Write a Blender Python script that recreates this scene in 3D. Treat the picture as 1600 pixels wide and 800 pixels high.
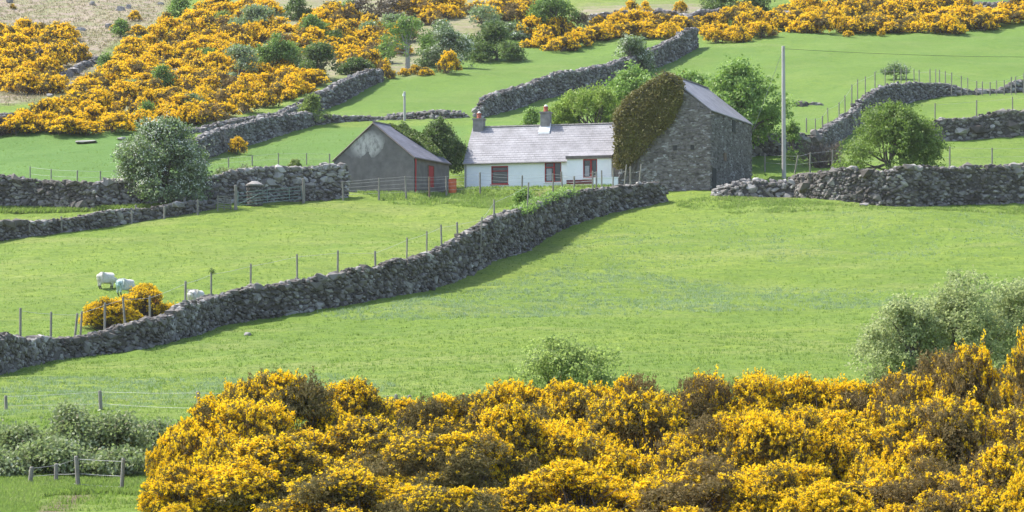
import bpy, math, random
import numpy as np
from math import sin, cos, tan, radians as R, atan, pi
random.seed(7); rng = np.random.default_rng(11)
for o in list(bpy.data.objects): bpy.data.objects.remove(o)
S = bpy.context.scene; COL = S.collection
# ------------------------------------------------------------------ camera, sky, sun, exposure
F = 4537.0; P = R(3.4)                      # focal length in px of a 1600 px wide picture, pitch
cam = bpy.data.cameras.new('camera'); cam.sensor_width = 36; cam.lens = F/1600*36
cam.clip_start = 1; cam.clip_end = 4000
co = bpy.data.objects.new('camera', cam); COL.objects.link(co); co.rotation_euler = (R(90)+P, 0, 0); S.camera = co
SUN_EL = 54; SUN_AZ = -68                   # azimuth from +Y towards +X
W = bpy.data.worlds.new('World'); S.world = W; W.use_nodes = True
nt = W.node_tree; sky = nt.nodes.new('ShaderNodeTexSky'); sky.sky_type = 'NISHITA'; sky.sun_disc = False
sky.sun_elevation = R(SUN_EL); sky.sun_rotation = R(SUN_AZ); sky.dust_density = 2.0
nt.links.new(sky.outputs[0], nt.nodes['Background'].inputs[0]); nt.nodes['Background'].inputs[1].default_value = 0.15
sl = bpy.data.lights.new('sun', 'SUN'); sl.energy = 3.5; sl.angle = R(0.53); sl.color = (1, .95, .87)
so = bpy.data.objects.new('sun', sl); COL.objects.link(so)
sd = np.array([sin(R(SUN_AZ))*cos(R(SUN_EL)), cos(R(SUN_AZ))*cos(R(SUN_EL)), sin(R(SUN_EL))])
from mathutils import Vector, Matrix
so.rotation_euler = Vector(sd).to_track_quat('Z', 'Y').to_euler(); so.location = (0, 100, 150)
S.view_settings.view_transform = 'Standard'; S.view_settings.look = 'None'
S.view_settings.exposure = 1.25; S.view_settings.gamma = 1
S.render.resolution_x = 1024; S.render.resolution_y = 512
try: S.cycles.transparent_max_bounces = 4; S.cycles.max_bounces = 6; S.cycles.diffuse_bounces = 3
except Exception: pass

HAZE = .00008
# ------------------------------------------------------------------ helpers
def tag(o, label=None, cat=None, group=None, kind=None):
    if label: o['label'] = label
    if cat: o['category'] = cat
    if group: o['group'] = group
    if kind: o['kind'] = kind
    return o
def empty(name, loc, rz=0, label=None, cat=None, group=None):
    o = bpy.data.objects.new(name, None); COL.objects.link(o); o.location = loc; o.rotation_euler = (0, 0, rz)
    o.empty_display_size = .2
    return tag(o, label, cat, group)
class MB:
    def __init__(s): s.V = []; s.F = []; s.n = 0; s.UV = None
    def add(s, V, Fc, m=0):
        V = np.asarray(V, float).reshape(-1, 3); Fc = np.asarray(Fc, int)
        s.V.append(V); s.F.append((Fc+s.n, m)); s.n += len(V)
    def hexa(s, c, m=0):  # 8 corners: bottom 0-3 ccw, top 4-7
        s.add(c, [[3,2,1,0],[4,5,6,7],[0,1,5,4],[1,2,6,5],[2,3,7,6],[3,0,4,7]], m)
    def box(s, x0, x1, y0, y1, z0, z1, m=0):
        s.hexa([(x0,y0,z0),(x1,y0,z0),(x1,y1,z0),(x0,y1,z0),(x0,y0,z1),(x1,y0,z1),(x1,y1,z1),(x0,y1,z1)], m)
    def tube(s, pts, rad, n=6, m=0, caps=True):
        pts = np.asarray(pts, float); k = len(pts); rad = np.broadcast_to(np.asarray(rad, float), (k,))
        T = np.gradient(pts, axis=0); T /= np.linalg.norm(T, axis=1)[:, None]+1e-9
        ref = np.array([0, 0, 1.]) if abs(T[0][2]) < .8 else np.array([1., 0, 0])
        A = np.cross(T, ref); A /= np.linalg.norm(A, axis=1)[:, None]+1e-9; B = np.cross(T, A)
        th = np.arange(n)*2*pi/n
        V = pts[:, None]+rad[:, None, None]*(A[:, None]*np.cos(th)[None, :, None]+B[:, None]*np.sin(th)[None, :, None])
        i = np.arange(k-1)[:, None]*n; j = np.arange(n)[None]; j2 = (j+1) % n
        s.add(V, np.stack([i+j, i+j2, i+n+j2, i+n+j], -1).reshape(-1, 4), m)
        if caps:
            b = s.n-k*n
            s.F.append((np.array([[b+q for q in range(n)][::-1]]), m)); s.F.append((np.array([[b+(k-1)*n+q for q in range(n)]]), m))
    def build(s, name, mats, parent=None, smooth=False):
        me = bpy.data.meshes.new(name)
        V = np.concatenate(s.V).astype(np.float32)
        li = np.concatenate([f.ravel() for f, m in s.F]).astype(np.int32)
        lt = np.concatenate([np.full(len(f), f.shape[1]) for f, m in s.F]).astype(np.int32)
        mi = np.concatenate([np.full(len(f), m) if np.isscalar(m) else m for f, m in s.F]).astype(np.int32)
        ls = np.concatenate([[0], np.cumsum(lt)[:-1]]).astype(np.int32)
        me.vertices.add(len(V)); me.vertices.foreach_set('co', V.ravel())
        me.loops.add(len(li)); me.loops.foreach_set('vertex_index', li)
        me.polygons.add(len(lt)); me.polygons.foreach_set('loop_start', ls)
        me.polygons.foreach_set('material_index', mi)
        me.polygons.foreach_set('use_smooth', np.full(len(lt), smooth))
        me.update(calc_edges=True); me.validate()
        for mm in (mats if isinstance(mats, (list, tuple)) else [mats]): me.materials.append(mm)
        o = bpy.data.objects.new(name, me); COL.objects.link(o)
        if parent: o.parent = parent
        return o
def unit(v): return v/(np.linalg.norm(v, axis=-1, keepdims=True)+1e-9)

# ------------------------------------------------------------------ terrain height
prof = [(1000,50),(900,58),(800,71),(745,80),(640,104),(580,122),(500,148),(440,165),(380,184),(320,201),(300,208),(250,228),(200,250),(150,274),(100,300),(50,327),(0,355)]
zz = [(D, D*tan(P+atan((400-py)/F))) for py, D in prof]
zz = [(-80,-6.5),(0,-5.2),(30,-4.6)]+zz+[(420,82),(500,108),(600,128),(800,140),(1500,150)]
_d = np.arange(-100, 1500, .5); _z = np.interp(_d, [a for a, b in zz], [b for a, b in zz])
_k = np.exp(-(np.arange(-24, 25)/10.)**2); _k /= _k.sum(); _z = np.convolve(np.pad(_z, 24, mode='edge'), _k, 'valid')
PADS = []   # (origin x, y, rotation, x0,x1,y0,y1, z)
def H(x, y):
    x = np.asarray(x, float); y = np.asarray(y, float)
    z = np.interp(y, _d, _z)
    a = np.clip((y-85)/60, 0.15, 1)
    z = z+a*(.28*np.sin(x*.13+y*.05+1)+.22*np.sin(x*.07-y*.11+2)+.12*np.sin(x*.31+y*.23)+.07*np.sin(x*.53-y*.41+3))
    for (ox, oy, rz, x0, x1, y0, y1, pz) in PADS:
        lx = (x-ox)*cos(rz)+(y-oy)*sin(rz); ly = -(x-ox)*sin(rz)+(y-oy)*cos(rz)
        d = np.hypot(np.maximum(np.maximum(x0-lx, lx-x1), 0), np.maximum(np.maximum(y0-ly, ly-y1), 0))
        w = np.clip(1-d/1.6, 0, 1); w = w*w*(3-2*w)
        z = z*(1-w)+pz*w
    return z
def project(x, y, z):
    d = y*cos(P)+z*sin(P); v = -y*sin(P)+z*cos(P)
    return 800+F*x/d, 400-F*v/d
def Zat(py, y): return y*tan(P+atan((400-py)/F))
def Xat(px, y, z): return (px-800)/F*(y*cos(P)+z*sin(P))
def G(px, py, dmin=45, dmax=600):
    ys = np.arange(dmin, dmax, .25); zr = Zat(py, ys); xs = Xat(px, ys, zr); h = H(xs, ys)
    i = np.argmax(h >= zr); i = max(i, 1)
    a0 = zr[i-1]-h[i-1]; a1 = h[i]-zr[i]; t = a0/(a0+a1+1e-9); y = ys[i-1]+.25*t
    z = float(Zat(py, y)); x = float(Xat(px, y, z)); return np.array([x, y, float(H(x, y))])
def ppm(D): return F/D
def onplane(px, py, o, n):     # pixel ray meets a plane
    v = (400-py)/F; d = np.array([(px-800)/F, cos(P)-v*sin(P), sin(P)+v*cos(P)])
    return d*(np.dot(o, n)/np.dot(d, n))
def inpoly(px, py, poly):
    poly = np.asarray(poly, float); ins = np.zeros(np.shape(px), bool); n = len(poly)
    for i in range(n):
        x1, y1 = poly[i]; x2, y2 = poly[(i+1) % n]
        c = ((y1 > py) != (y2 > py)) & (px < (x2-x1)*(py-y1)/(y2-y1+1e-12)+x1); ins ^= c
    return ins

# buildings' frames (origin = near right or near left foot corner)
BARN = dict(o=(14.275, 208., 16.69), a=R(21.0), W=6.86, L=10.5, ze=6.2, zr=8.96)
OUT = dict(o=(-7.05, 208., 17.10), a=R(25.7), W=6.6, L=5.6, ze=2.40, zr=5.0)
COT = dict(o=(-3.53, 215., 17.68), a=R(14.8), L=11.3, D=5.1, ze=2.05, zr=4.84)
PADS.append((*BARN['o'][:2], -BARN['a'], -6.9, 0, 1.5, 10.5, 17.2))
PADS.append((*OUT['o'][:2], -OUT['a'], -6.6, 0, .6, 6, 17.0))
PADS.append((*COT['o'][:2], -COT['a'], -.5, 11.3, -2.0, 5.1, 17.62))

# ------------------------------------------------------------------ materials
def newmat(name):
    m = bpy.data.materials.new(name); m.use_nodes = True; t = m.node_tree; return m, t, t.nodes['Principled BSDF']
def N(t, ty, **kw):
    n = t.nodes.new(ty)
    for k, v in kw.items():
        if k.startswith('i_'):
            key = k[2:]; key = int(key) if key.isdigit() else key.replace('_', ' ')
            n.inputs[key].default_value = v
        else: setattr(n, k, v)
    return n
def mixc(t, fac, a, b, bt='MIX'):
    n = t.nodes.new('ShaderNodeMix'); n.data_type = 'RGBA'; n.blend_type = bt
    for sock, v in ((0, fac), (6, a), (7, b)):
        if hasattr(v, 'is_linked') or hasattr(v, 'links'): t.links.new(v, n.inputs[sock])
        else: n.inputs[sock].default_value = v if sock == 0 else (*v, 1) if len(v) == 3 else v
    return n.outputs[2]
def ramp(t, fac, stops):
    n = t.nodes.new('ShaderNodeValToRGB'); t.links.new(fac, n.inputs[0]); e = n.color_ramp.elements
    while len(e) < len(stops): e.new(.5)
    for q, (p_, c) in zip(e, stops): q.position = p_; q.color = (*c, 1) if not np.isscalar(c) else (c, c, c, 1)
    return n.outputs[0]
def noise(t, scale, detail=4, co='Object', rough=.6, stretch=None):
    tc = t.nodes.new('ShaderNodeTexCoord'); n = N(t, 'ShaderNodeTexNoise', i_Scale=scale, i_Detail=detail, i_Roughness=rough)
    src = tc.outputs[co]
    if stretch:
        mp = t.nodes.new('ShaderNodeMapping'); mp.inputs[3].default_value = stretch; t.links.new(src, mp.inputs[0]); src = mp.outputs[0]
    t.links.new(src, n.inputs['Vector']); return n.outputs[0]
def bump(t, b, h, dist, strength=1):
    n = N(t, 'ShaderNodeBump', i_Distance=dist, i_Strength=strength); t.links.new(h, n.inputs['Height']); t.links.new(n.outputs[0], b.inputs['Normal'])
def M_plain(name, c1, c2, scale=3, rough=.8, bd=0, stretch=None, spec=.3, metal=0):
    m, t, b = newmat(name); f = noise(t, scale, 5, stretch=stretch)
    c = ramp(t, f, [(.32, c1), (.68, c2)]); t.links.new(c, b.inputs['Base Color'])
    b.inputs['Roughness'].default_value = rough; b.inputs['Specular IOR Level'].default_value = spec; b.inputs['Metallic'].default_value = metal
    if bd: bump(t, b, noise(t, scale*3, 5, stretch=stretch), bd)
    return m
def M_island(name, cols, rough=.85, trans=0, nscale=.6, spec=.25, bd=0, tcol=None):
    """every separate leaf, petal or stone gets its own tone of the ramp"""
    m, t, b = newmat(name); g = t.nodes.new('ShaderNodeNewGeometry')
    f1 = g.outputs['Random Per Island']; f2 = noise(t, nscale, 3)
    mx = N(t, 'ShaderNodeMath', operation='MULTIPLY_ADD', i_1=.7); t.links.new(f1, mx.inputs[0])
    m2 = N(t, 'ShaderNodeMath', operation='MULTIPLY_ADD', i_1=1.1, i_2=-.40); t.links.new(f2, m2.inputs[0]); t.links.new(m2.outputs[0], mx.inputs[2])
    n = len(cols); c = ramp(t, mx.outputs[0], [(i/(n-1), q) for i, q in enumerate(cols)])
    t.links.new(c, b.inputs['Base Color']); b.inputs['Roughness'].default_value = rough; b.inputs['Specular IOR Level'].default_value = spec
    if bd: bump(t, b, noise(t, 9, 5), bd)
    if trans:
        tr = t.nodes.new('ShaderNodeBsdfTranslucent')
        if tcol: c2 = mixc(t, .6, c, tcol); t.links.new(c2, tr.inputs[0])
        else: t.links.new(c, tr.inputs[0])
        ms = N(t, 'ShaderNodeMixShader', i_0=trans); out = t.nodes['Material Output']
        t.links.new(b.outputs[0], ms.inputs[1]); t.links.new(tr.outputs[0], ms.inputs[2]); t.links.new(ms.outputs[0], out.inputs[0])
    return m
MT = {}
MT['stone'] = M_island('field_stone', [(.05,.043,.038),(.09,.08,.07),(.14,.127,.116),(.20,.186,.172),(.36,.345,.325)], bd=.02)
MT['stone_far'] = M_island('hill_stone', [(.065,.057,.053),(.11,.10,.094),(.165,.154,.145),(.235,.222,.212),(.40,.385,.37)])
MT['stone_pale'] = M_island('boulder_stone', [(.09,.08,.072),(.16,.145,.135),(.23,.215,.20),(.31,.295,.28),(.50,.48,.46)], bd=.02)
MT['core'] = M_plain('wall_core', (.05,.045,.04), (.10,.09,.085), 6)
MT['barnstone'] = M_island('barn_rubble', [(.06,.054,.05),(.115,.104,.096),(.165,.15,.14),(.21,.195,.185),(.40,.40,.41)], nscale=1.3, bd=.02)
MT['barncore'] = M_plain('barn_mortar', (.10,.09,.085), (.19,.17,.16), 4, bd=.03)
MT['gorse_leaf'] = M_island('gorse_needles', [(.085,.072,.024),(.14,.12,.04),(.20,.165,.06),(.28,.21,.095)], trans=.3)
MT['gorse_brown'] = M_island('gorse_faded', [(.10,.078,.032),(.165,.125,.048),(.23,.17,.065),(.31,.225,.085)], trans=.3)
MT['bloom'] = M_island('gorse_blossom', [(.74,.44,.008),(.88,.60,.01),(.93,.69,.02),(.95,.75,.05)], trans=.42, tcol=(.98,.66,.01))
MT['bloom_far'] = M_island('hill_blossom', [(.72,.41,.01),(.86,.55,.012),(.92,.65,.02),(.94,.71,.04)], trans=.42, tcol=(.98,.64,.01))
MT['gorse_stem'] = M_plain('gorse_stem', (.09,.07,.055), (.17,.14,.115), 8)
MT['bark'] = M_plain('bark', (.07,.058,.046), (.16,.14,.12), 5, bd=.02)
MT['bark_pale'] = M_plain('pale_bark', (.25,.23,.21), (.40,.38,.35), 5)
def leaf(name, cols, trans=.3, tc=(.25,.42,.06)): MT[name] = M_island(name, cols, rough=.6, trans=trans, spec=.35, tcol=tc)
leaf('leaf_haw_pale', [(.05,.08,.03),(.11,.15,.07),(.24,.29,.18),(.52,.55,.45)])
leaf('may_blossom', [(.50,.54,.40),(.66,.68,.58),(.80,.80,.74)], .3, (.6,.65,.5))
leaf('leaf_dark', [(.03,.055,.016),(.06,.10,.028),(.11,.155,.045),(.19,.23,.08)], .25)
leaf('leaf_green', [(.06,.11,.025),(.11,.19,.04),(.18,.28,.07),(.26,.36,.12)], .35)
leaf('leaf_bright', [(.08,.15,.03),(.17,.28,.055),(.28,.41,.10),(.42,.53,.24)], .38)
leaf('leaf_yellowish', [(.12,.18,.03),(.21,.29,.045),(.30,.38,.07),(.38,.46,.12)], .38)
leaf('leaf_willow', [(.20,.25,.09),(.28,.33,.13),(.35,.40,.185),(.45,.49,.27)], .5, (.45,.53,.22))
leaf('leaf_grey', [(.13,.17,.10),(.21,.26,.15),(.30,.35,.23),(.42,.46,.34)], .35)
leaf('leaf_brown', [(.07,.06,.04),(.12,.10,.065),(.17,.14,.09),(.22,.19,.13)], .15, (.2,.15,.06))
leaf('leaf_olive', [(.055,.08,.02),(.14,.19,.045),(.23,.29,.08),(.34,.39,.16)], .42, (.3,.42,.08))
leaf('leaf_haw_light', [(.13,.19,.05),(.20,.27,.075),(.29,.36,.12),(.40,.46,.20)], .55, (.4,.54,.14))
leaf('leaf_haw_green', [(.05,.09,.02),(.10,.16,.03),(.17,.25,.05),(.25,.33,.09)], .35, (.25,.4,.05))
leaf('leaf_bramble', [(.24,.19,.13),(.18,.23,.09),(.29,.34,.17),(.52,.55,.42)], .42, (.25,.36,.1))
leaf('leaf_ivy', [(.10,.082,.022),(.135,.118,.028),(.16,.15,.034),(.20,.205,.05)], .2, (.3,.25,.05))
leaf('leaf_ivy_green', [(.045,.07,.015),(.08,.12,.025),(.14,.19,.035),(.24,.27,.06)], .2)
leaf('grass_blade', [(.11,.17,.03),(.155,.225,.04),(.20,.27,.055),(.28,.33,.10)], .4)
leaf('thistle', [(.20,.29,.12),(.25,.34,.17),(.31,.39,.23),(.38,.45,.31)], .45, (.3,.42,.2))
leaf('tussock', [(.17,.17,.07),(.23,.21,.10),(.29,.25,.15),(.36,.32,.22)], .4, (.35,.32,.18))
leaf('rough_grass', [(.14,.20,.045),(.19,.26,.06),(.25,.31,.09),(.33,.35,.14)], .45)
MT['post'] = M_plain('weathered_post', (.16,.15,.125), (.29,.27,.235), 5, stretch=(3,3,.6), bd=.01)
MT['post_brown'] = M_plain('brown_post', (.13,.085,.06), (.22,.15,.11), 5)
MT['wire'] = M_plain('galvanised_wire', (.30,.31,.31), (.42,.43,.43), 9, rough=.5, metal=.3)
MT['cable'] = M_plain('black_cable', (.03,.03,.03), (.05,.05,.05), 5)
MT['pole'] = M_plain('pole_wood', (.34,.32,.30), (.47,.45,.43), 3, stretch=(4,4,.4), bd=.01)
MT['white'] = M_plain('whitewash', (.78,.79,.80), (.89,.89,.90), .9, rough=.85, bd=.01)
MT['render_dark'] = M_plain('grey_render', (.105,.10,.098), (.16,.152,.148), 1.6, bd=.015)
MT['render_side'] = M_plain('brown_render', (.14,.125,.115), (.20,.18,.165), 2, bd=.015)
MT['chimney'] = M_plain('chimney_render', (.19,.175,.165), (.30,.28,.265), 3, bd=.01)
MT['flash'] = M_plain('mortar_flashing', (.66,.66,.66), (.78,.78,.78), 4)
MT['fascia'] = M_plain('fascia', (.13,.11,.10), (.20,.17,.155), 3)
MT['red'] = M_plain('red_paint', (.30,.025,.025), (.40,.035,.03), 4, rough=.5)
MT['oxblood'] = M_plain('dark_red_paint', (.12,.025,.022), (.17,.04,.035), 4)
MT['redclay'] = M_plain('red_clay', (.32,.085,.055), (.42,.12,.075), 4, rough=.7)
MT['orange'] = M_plain('orange_barrel', (.50,.11,.04), (.62,.16,.06), 3, rough=.6)
MT['galv_green'] = M_plain('gate_metal', (.15,.21,.19), (.23,.30,.27), 5, rough=.5)
MT['dirt'] = M_plain('bare_soil', (.10,.07,.05), (.20,.15,.11), 3, bd=.03)
def glass():
    m, t, b = newmat('window_glass'); b.inputs['Base Color'].default_value = (.025,.03,.035,1); b.inputs['Roughness'].default_value = .08; b.inputs['Specular IOR Level'].default_value = .6; return m
MT['glass'] = glass()
MT['curtain'] = M_plain('curtain', (.30,.30,.31), (.42,.42,.43), 6)
def slate(name, c1, c2, w=.30, h=.22):
    m, t, b = newmat(name); tc = t.nodes.new('ShaderNodeTexCoord'); sp = t.nodes.new('ShaderNodeSeparateXYZ'); t.links.new(tc.outputs['Object'], sp.inputs[0])
    cb = t.nodes.new('ShaderNodeCombineXYZ'); t.links.new(sp.outputs[0], cb.inputs[0]); t.links.new(sp.outputs[2], cb.inputs[1])
    return m, t, b, cb
def M_slate(name, c1, c2, ax):
    m, t, b = newmat(name); tc = t.nodes.new('ShaderNodeTexCoord'); sp = t.nodes.new('ShaderNodeSeparateXYZ'); t.links.new(tc.outputs['Object'], sp.inputs[0])
    cb = t.nodes.new('ShaderNodeCombineXYZ'); t.links.new(sp.outputs[ax], cb.inputs[0]); t.links.new(sp.outputs[2], cb.inputs[1])
    br = N(t, 'ShaderNodeTexBrick', i_Scale=1, i_Color1=(*c1, 1), i_Color2=(*c2, 1), i_Mortar=(c1[0]*.45, c1[1]*.45, c1[2]*.45, 1))
    br.inputs['Mortar Size'].default_value = .012; br.inputs['Brick Width'].default_value = .32; br.inputs['Row Height'].default_value = .17
    t.links.new(cb.outputs[0], br.inputs['Vector'])
    c = mixc(t, .55, br.outputs[0], ramp(t, noise(t, 1.1, 6), [(.3, tuple(q*.72 for q in c1)), (.7, tuple(min(q*1.35, 1) for q in c2))]))
    t.links.new(c, b.inputs['Base Color']); b.inputs['Roughness'].default_value = .6
    bump(t, b, br.outputs[1], -.015); return m
MT['slate_x'] = M_slate('cottage_slate', (.205,.20,.213), (.28,.272,.29), 0)
MT['slate_barn'] = M_slate('barn_slate', (.19,.18,.19), (.25,.235,.25), 1)
MT['slate_out'] = M_slate('outhouse_slate', (.13,.123,.138), (.19,.178,.198), 1)
def M_wool(name, mark):
    m, t, b = newmat(name); f = noise(t, 14, 4); c = ramp(t, f, [(.3, (.50,.48,.43)), (.7, (.68,.66,.61))])
    tc = t.nodes.new('ShaderNodeTexCoord'); sp = t.nodes.new('ShaderNodeSeparateXYZ'); t.links.new(tc.outputs['Object'], sp.inputs[0])
    if mark:
        r = ramp(t, sp.outputs[0], [(0, 1), (.001, 0)]); 
        mm = N(t, 'ShaderNodeMapRange'); mm.inputs[1].default_value = -.5; mm.inputs[2].default_value = -.12; mm.inputs[3].default_value = .45; mm.inputs[4].default_value = 0
        t.links.new(sp.outputs[0], mm.inputs[0]); c = mixc(t, mm.outputs[0], c, (.10,.46,.50))
    t.links.new(c, b.inputs['Base Color']); b.inputs['Roughness'].default_value = .95; bump(t, b, noise(t, 22, 3), .04); return m
MT['wool'] = M_wool('wool', False); MT['wool_mark'] = M_wool('wool_marked', True)
MT['face'] = M_plain('sheep_face', (.05,.045,.04), (.12,.11,.10), 6)

def ground_material():
    m, t, b = newmat('hill_pasture'); tc = t.nodes.new('ShaderNodeTexCoord')
    at = N(t, 'ShaderNodeAttribute', attribute_name='rough'); ad = N(t, 'ShaderNodeAttribute', attribute_name='dirt'); al = N(t, 'ShaderNodeAttribute', attribute_name='deep_green_and_shade')
    n1 = noise(t, .045, 6, stretch=(.7,1.3,1)); n2 = noise(t, .55, 6, rough=.7, stretch=(.6,1.3,1)); n3 = noise(t, 4.5, 5, rough=.75, stretch=(.7,1.2,1)); n4 = noise(t, .17, 7, rough=.62, stretch=(.55,1.5,1))
    g = ramp(t, n1, [(.32, (.145,.225,.028)), (.5, (.185,.262,.033)), (.68, (.23,.292,.042))])
    g = mixc(t, ramp(t, n2, [(.36, 0.), (.66, .7)]), g, (.12,.195,.032))
    g = mixc(t, ramp(t, n4, [(.48, 0.), (.66, .6)]), g, (.26,.285,.085))
    n5 = noise(t, 1.6, 6, rough=.7, stretch=(.45,1.6,1)); g = mixc(t, ramp(t, n5, [(.34, .6), (.5, 0.)]), g, (.10,.165,.035)); g = mixc(t, ramp(t, n5, [(.56, 0.), (.70, .45)]), g, (.29,.33,.10))
    g = mixc(t, ramp(t, n3, [(.38, .55), (.56, 0.)]), g, (.075,.13,.03))
    g = mixc(t, ramp(t, n3, [(.62, 0.), (.8, .35)]), g, (.27,.30,.13))
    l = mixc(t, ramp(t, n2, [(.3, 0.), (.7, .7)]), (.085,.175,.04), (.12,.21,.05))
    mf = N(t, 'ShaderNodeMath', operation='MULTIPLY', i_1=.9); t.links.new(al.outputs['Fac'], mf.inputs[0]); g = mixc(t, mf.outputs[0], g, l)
    r = ramp(t, n2, [(.30, (.16,.20,.08)), (.46, (.26,.24,.14)), (.56, (.32,.25,.20)), (.70, (.38,.31,.26))])
    r = mixc(t, ramp(t, n3, [(.3, .5), (.6, 0.)]), r, (.13,.14,.07))
    a2 = N(t, 'ShaderNodeMath', operation='MULTIPLY_ADD', i_1=1.6, i_2=-.6); t.links.new(n4, a2.inputs[0])
    a3 = N(t, 'ShaderNodeMath', operation='MULTIPLY_ADD', use_clamp=True, i_1=1.3); t.links.new(at.outputs['Fac'], a3.inputs[0])
    a4 = N(t, 'ShaderNodeMath', operation='MULTIPLY', i_1=.0); a3.inputs[2].default_value = 0
    c = mixc(t, a3.outputs[0], g, r)
    d = ramp(t, n3, [(.3, (.10,.072,.05)), (.7, (.22,.165,.12))]); c = mixc(t, ad.outputs['Fac'], c, d)
    t.links.new(c, b.inputs['Base Color']); b.inputs['Roughness'].default_value = .95; b.inputs['Specular IOR Level'].default_value = .15
    bb = N(t, 'ShaderNodeMath', operation='ADD'); t.links.new(n2, bb.inputs[0]); t.links.new(n3, bb.inputs[1]); bump(t, b, bb.outputs[0], .16); return m

# ------------------------------------------------------------------ the ground
xs = np.concatenate([[-900,-500,-300,-200,-150,-120,-100,-90], np.arange(-82, 82.1, .6), [90,100,120,150,200,300,500,900]])
ys = np.concatenate([[-80,-40,0,20,35,42], np.arange(48, 375, .6), [385,400,420,450,480,520,600,700,850,1100,1490]])
X, Y = np.meshgrid(xs, ys); Z = H(X, Y)
fine = (abs(X) < 82) & (Y > 48) & (Y < 375); Z = Z+fine*.035*rng.standard_normal(Z.shape)
nx, ny = len(xs), len(ys); ii = (np.arange(ny-1)[:, None]*nx+np.arange(nx-1)[None]).ravel()
gb = MB(); gb.add(np.stack([X, Y, Z], -1), np.stack([ii, ii+1, ii+nx+1, ii+nx], 1))
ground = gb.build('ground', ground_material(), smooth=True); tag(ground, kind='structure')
PX, PY = project(X, np.maximum(Y, 20), Z)
def soft(poly):
    a = np.zeros(PX.shape)
    for dx, dy in ((0,0),(12,0),(-12,0),(0,5),(0,-5)): a += inpoly(PX+dx, PY+dy, poly)
    return a/5
ROUGH = [(-400,-60),(300,-60),(240,40),(170,70),(150,110),(100,140),(40,160),(-400,170)]
rough = soft(ROUGH)*.95+soft([(100,150),(330,20),(420,-20),(780,-30),(760,60),(640,120),(560,110),(340,190),(60,170)])*.6
rough += soft([(900,10),(1100,5),(1100,40),(930,45)])*.7
deep_green_and_shade = soft([(-300,192),(205,196),(330,260),(330,300),(-300,290)])+.8*soft([(330,250),(500,200),(730,195),(730,260),(500,265),(330,272)])  # deeper green over the left fields
deep_green_and_shade += .5*soft([(400,190),(560,110),(760,60),(1100,10),(1700,-20),(1700,150),(1500,150),(1300,170),(1250,270),(1100,280),(740,290),(740,190)])+.3*soft([(1250,270),(1300,170),(1500,150),(1700,150),(1700,262),(1300,268)])  # shade of the steeper upper slopes painted into the grass colour
dirt = inpoly(PX, PY, [(56,806),(62,788),(92,780),(112,774),(140,770),(118,786),(110,806)])*1.0+inpoly(PX, PY, [(812,308),(868,303),(866,312),(815,316)])*.8
dirt += inpoly(PX, PY, [(1115,304),(1230,300),(1240,312),(1120,312)])*.5
dirt += inpoly(PX, PY, [(375,322),(470,314),(470,300),(390,300)])*.35
for nm, a in (('rough', np.clip(rough, 0, 1)), ('deep_green_and_shade', np.clip(deep_green_and_shade, 0, 1)), ('dirt', np.clip(dirt, 0, 1))):
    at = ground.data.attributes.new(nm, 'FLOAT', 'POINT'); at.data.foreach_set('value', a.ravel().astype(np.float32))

# ------------------------------------------------------------------ buildings
def frame(b): return Matrix.Translation(b['o']) @ Matrix.Rotation(-b['a'], 4, 'Z')
def local(b, px, py, yl=0):   # pixel on the front plane of a building, in its own axes
    a = b['a']; o = np.array(b['o'])+yl*np.array([sin(a), cos(a), 0]); n = np.array([-sin(a), -cos(a), 0])
    p = onplane(px, py, o, n); q = frame(b).inverted() @ Vector(p); return q.x, q.z
def locside(b, px, py, xl=0):  # pixel on the right flank
    a = b['a']; o = np.array(b['o'])+xl*np.array([cos(a), -sin(a), 0]); n = np.array([cos(a), -sin(a), 0])
    q = frame(b).inverted() @ Vector(onplane(px, py, o, n)); return q.y, q.z
ICO = None
def ico():
    import bmesh
    bm = bmesh.new(); bmesh.ops.create_icosphere(bm, subdivisions=2, radius=1)
    V = np.array([v.co[:] for v in bm.verts]); Fc = np.array([[v.index for v in f.verts] for f in bm.faces]); bm.free()
    bm = bmesh.new(); bmesh.ops.create_icosphere(bm, subdivisions=1, radius=1)
    V1 = np.array([v.co[:] for v in bm.verts]); F1 = np.array([[v.index for v in f.verts] for f in bm.faces]); bm.free()
    return (V, Fc), (V1, F1)
ICO2, ICO1 = ico()
def rockvar(base, k, boxy):
    V = base[0]; out = []
    for i in range(k):
        v = V.copy(); v = np.sign(v)*np.abs(v)**boxy
        for q in range(7):
            n = unit(rng.standard_normal(3)); d = .55+.3*rng.random(); e = np.maximum(v@n-d, 0); v = v-e[:, None]*n
        v += .04*rng.standard_normal(v.shape); out.append(v)
    return np.array(out)
ROCK1 = rockvar(ICO1, 14, .8); ROCK2 = rockvar(ICO2, 10, .8)
def stones(mb, C, SZ, ax, tilt=.25, hi=False, m=0):
    """C (n,3) centres, SZ (n,3) half sizes along (run, depth, up), ax (n,2) unit run direction"""
    base, fc = (ROCK2, ICO2[1]) if hi else (ROCK1, ICO1[1]); n = len(C)
    v = base[rng.integers(0, len(base), n)]*SZ[:, None]
    t = rng.normal(0, tilt, n); c, s = np.cos(t)[:, None], np.sin(t)[:, None]
    x = v[..., 0]*c-v[..., 2]*s; z = v[..., 0]*s+v[..., 2]*c; y = v[..., 1]
    a = ax[:, None, 0]; b = ax[:, None, 1]
    W_ = np.stack([x*a-y*b, x*b+y*a, z], -1)+C[:, None]
    mb.add(W_, (np.arange(n)[:, None, None]*base.shape[1]+fc[None]).reshape(-1, 3), m)

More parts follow.
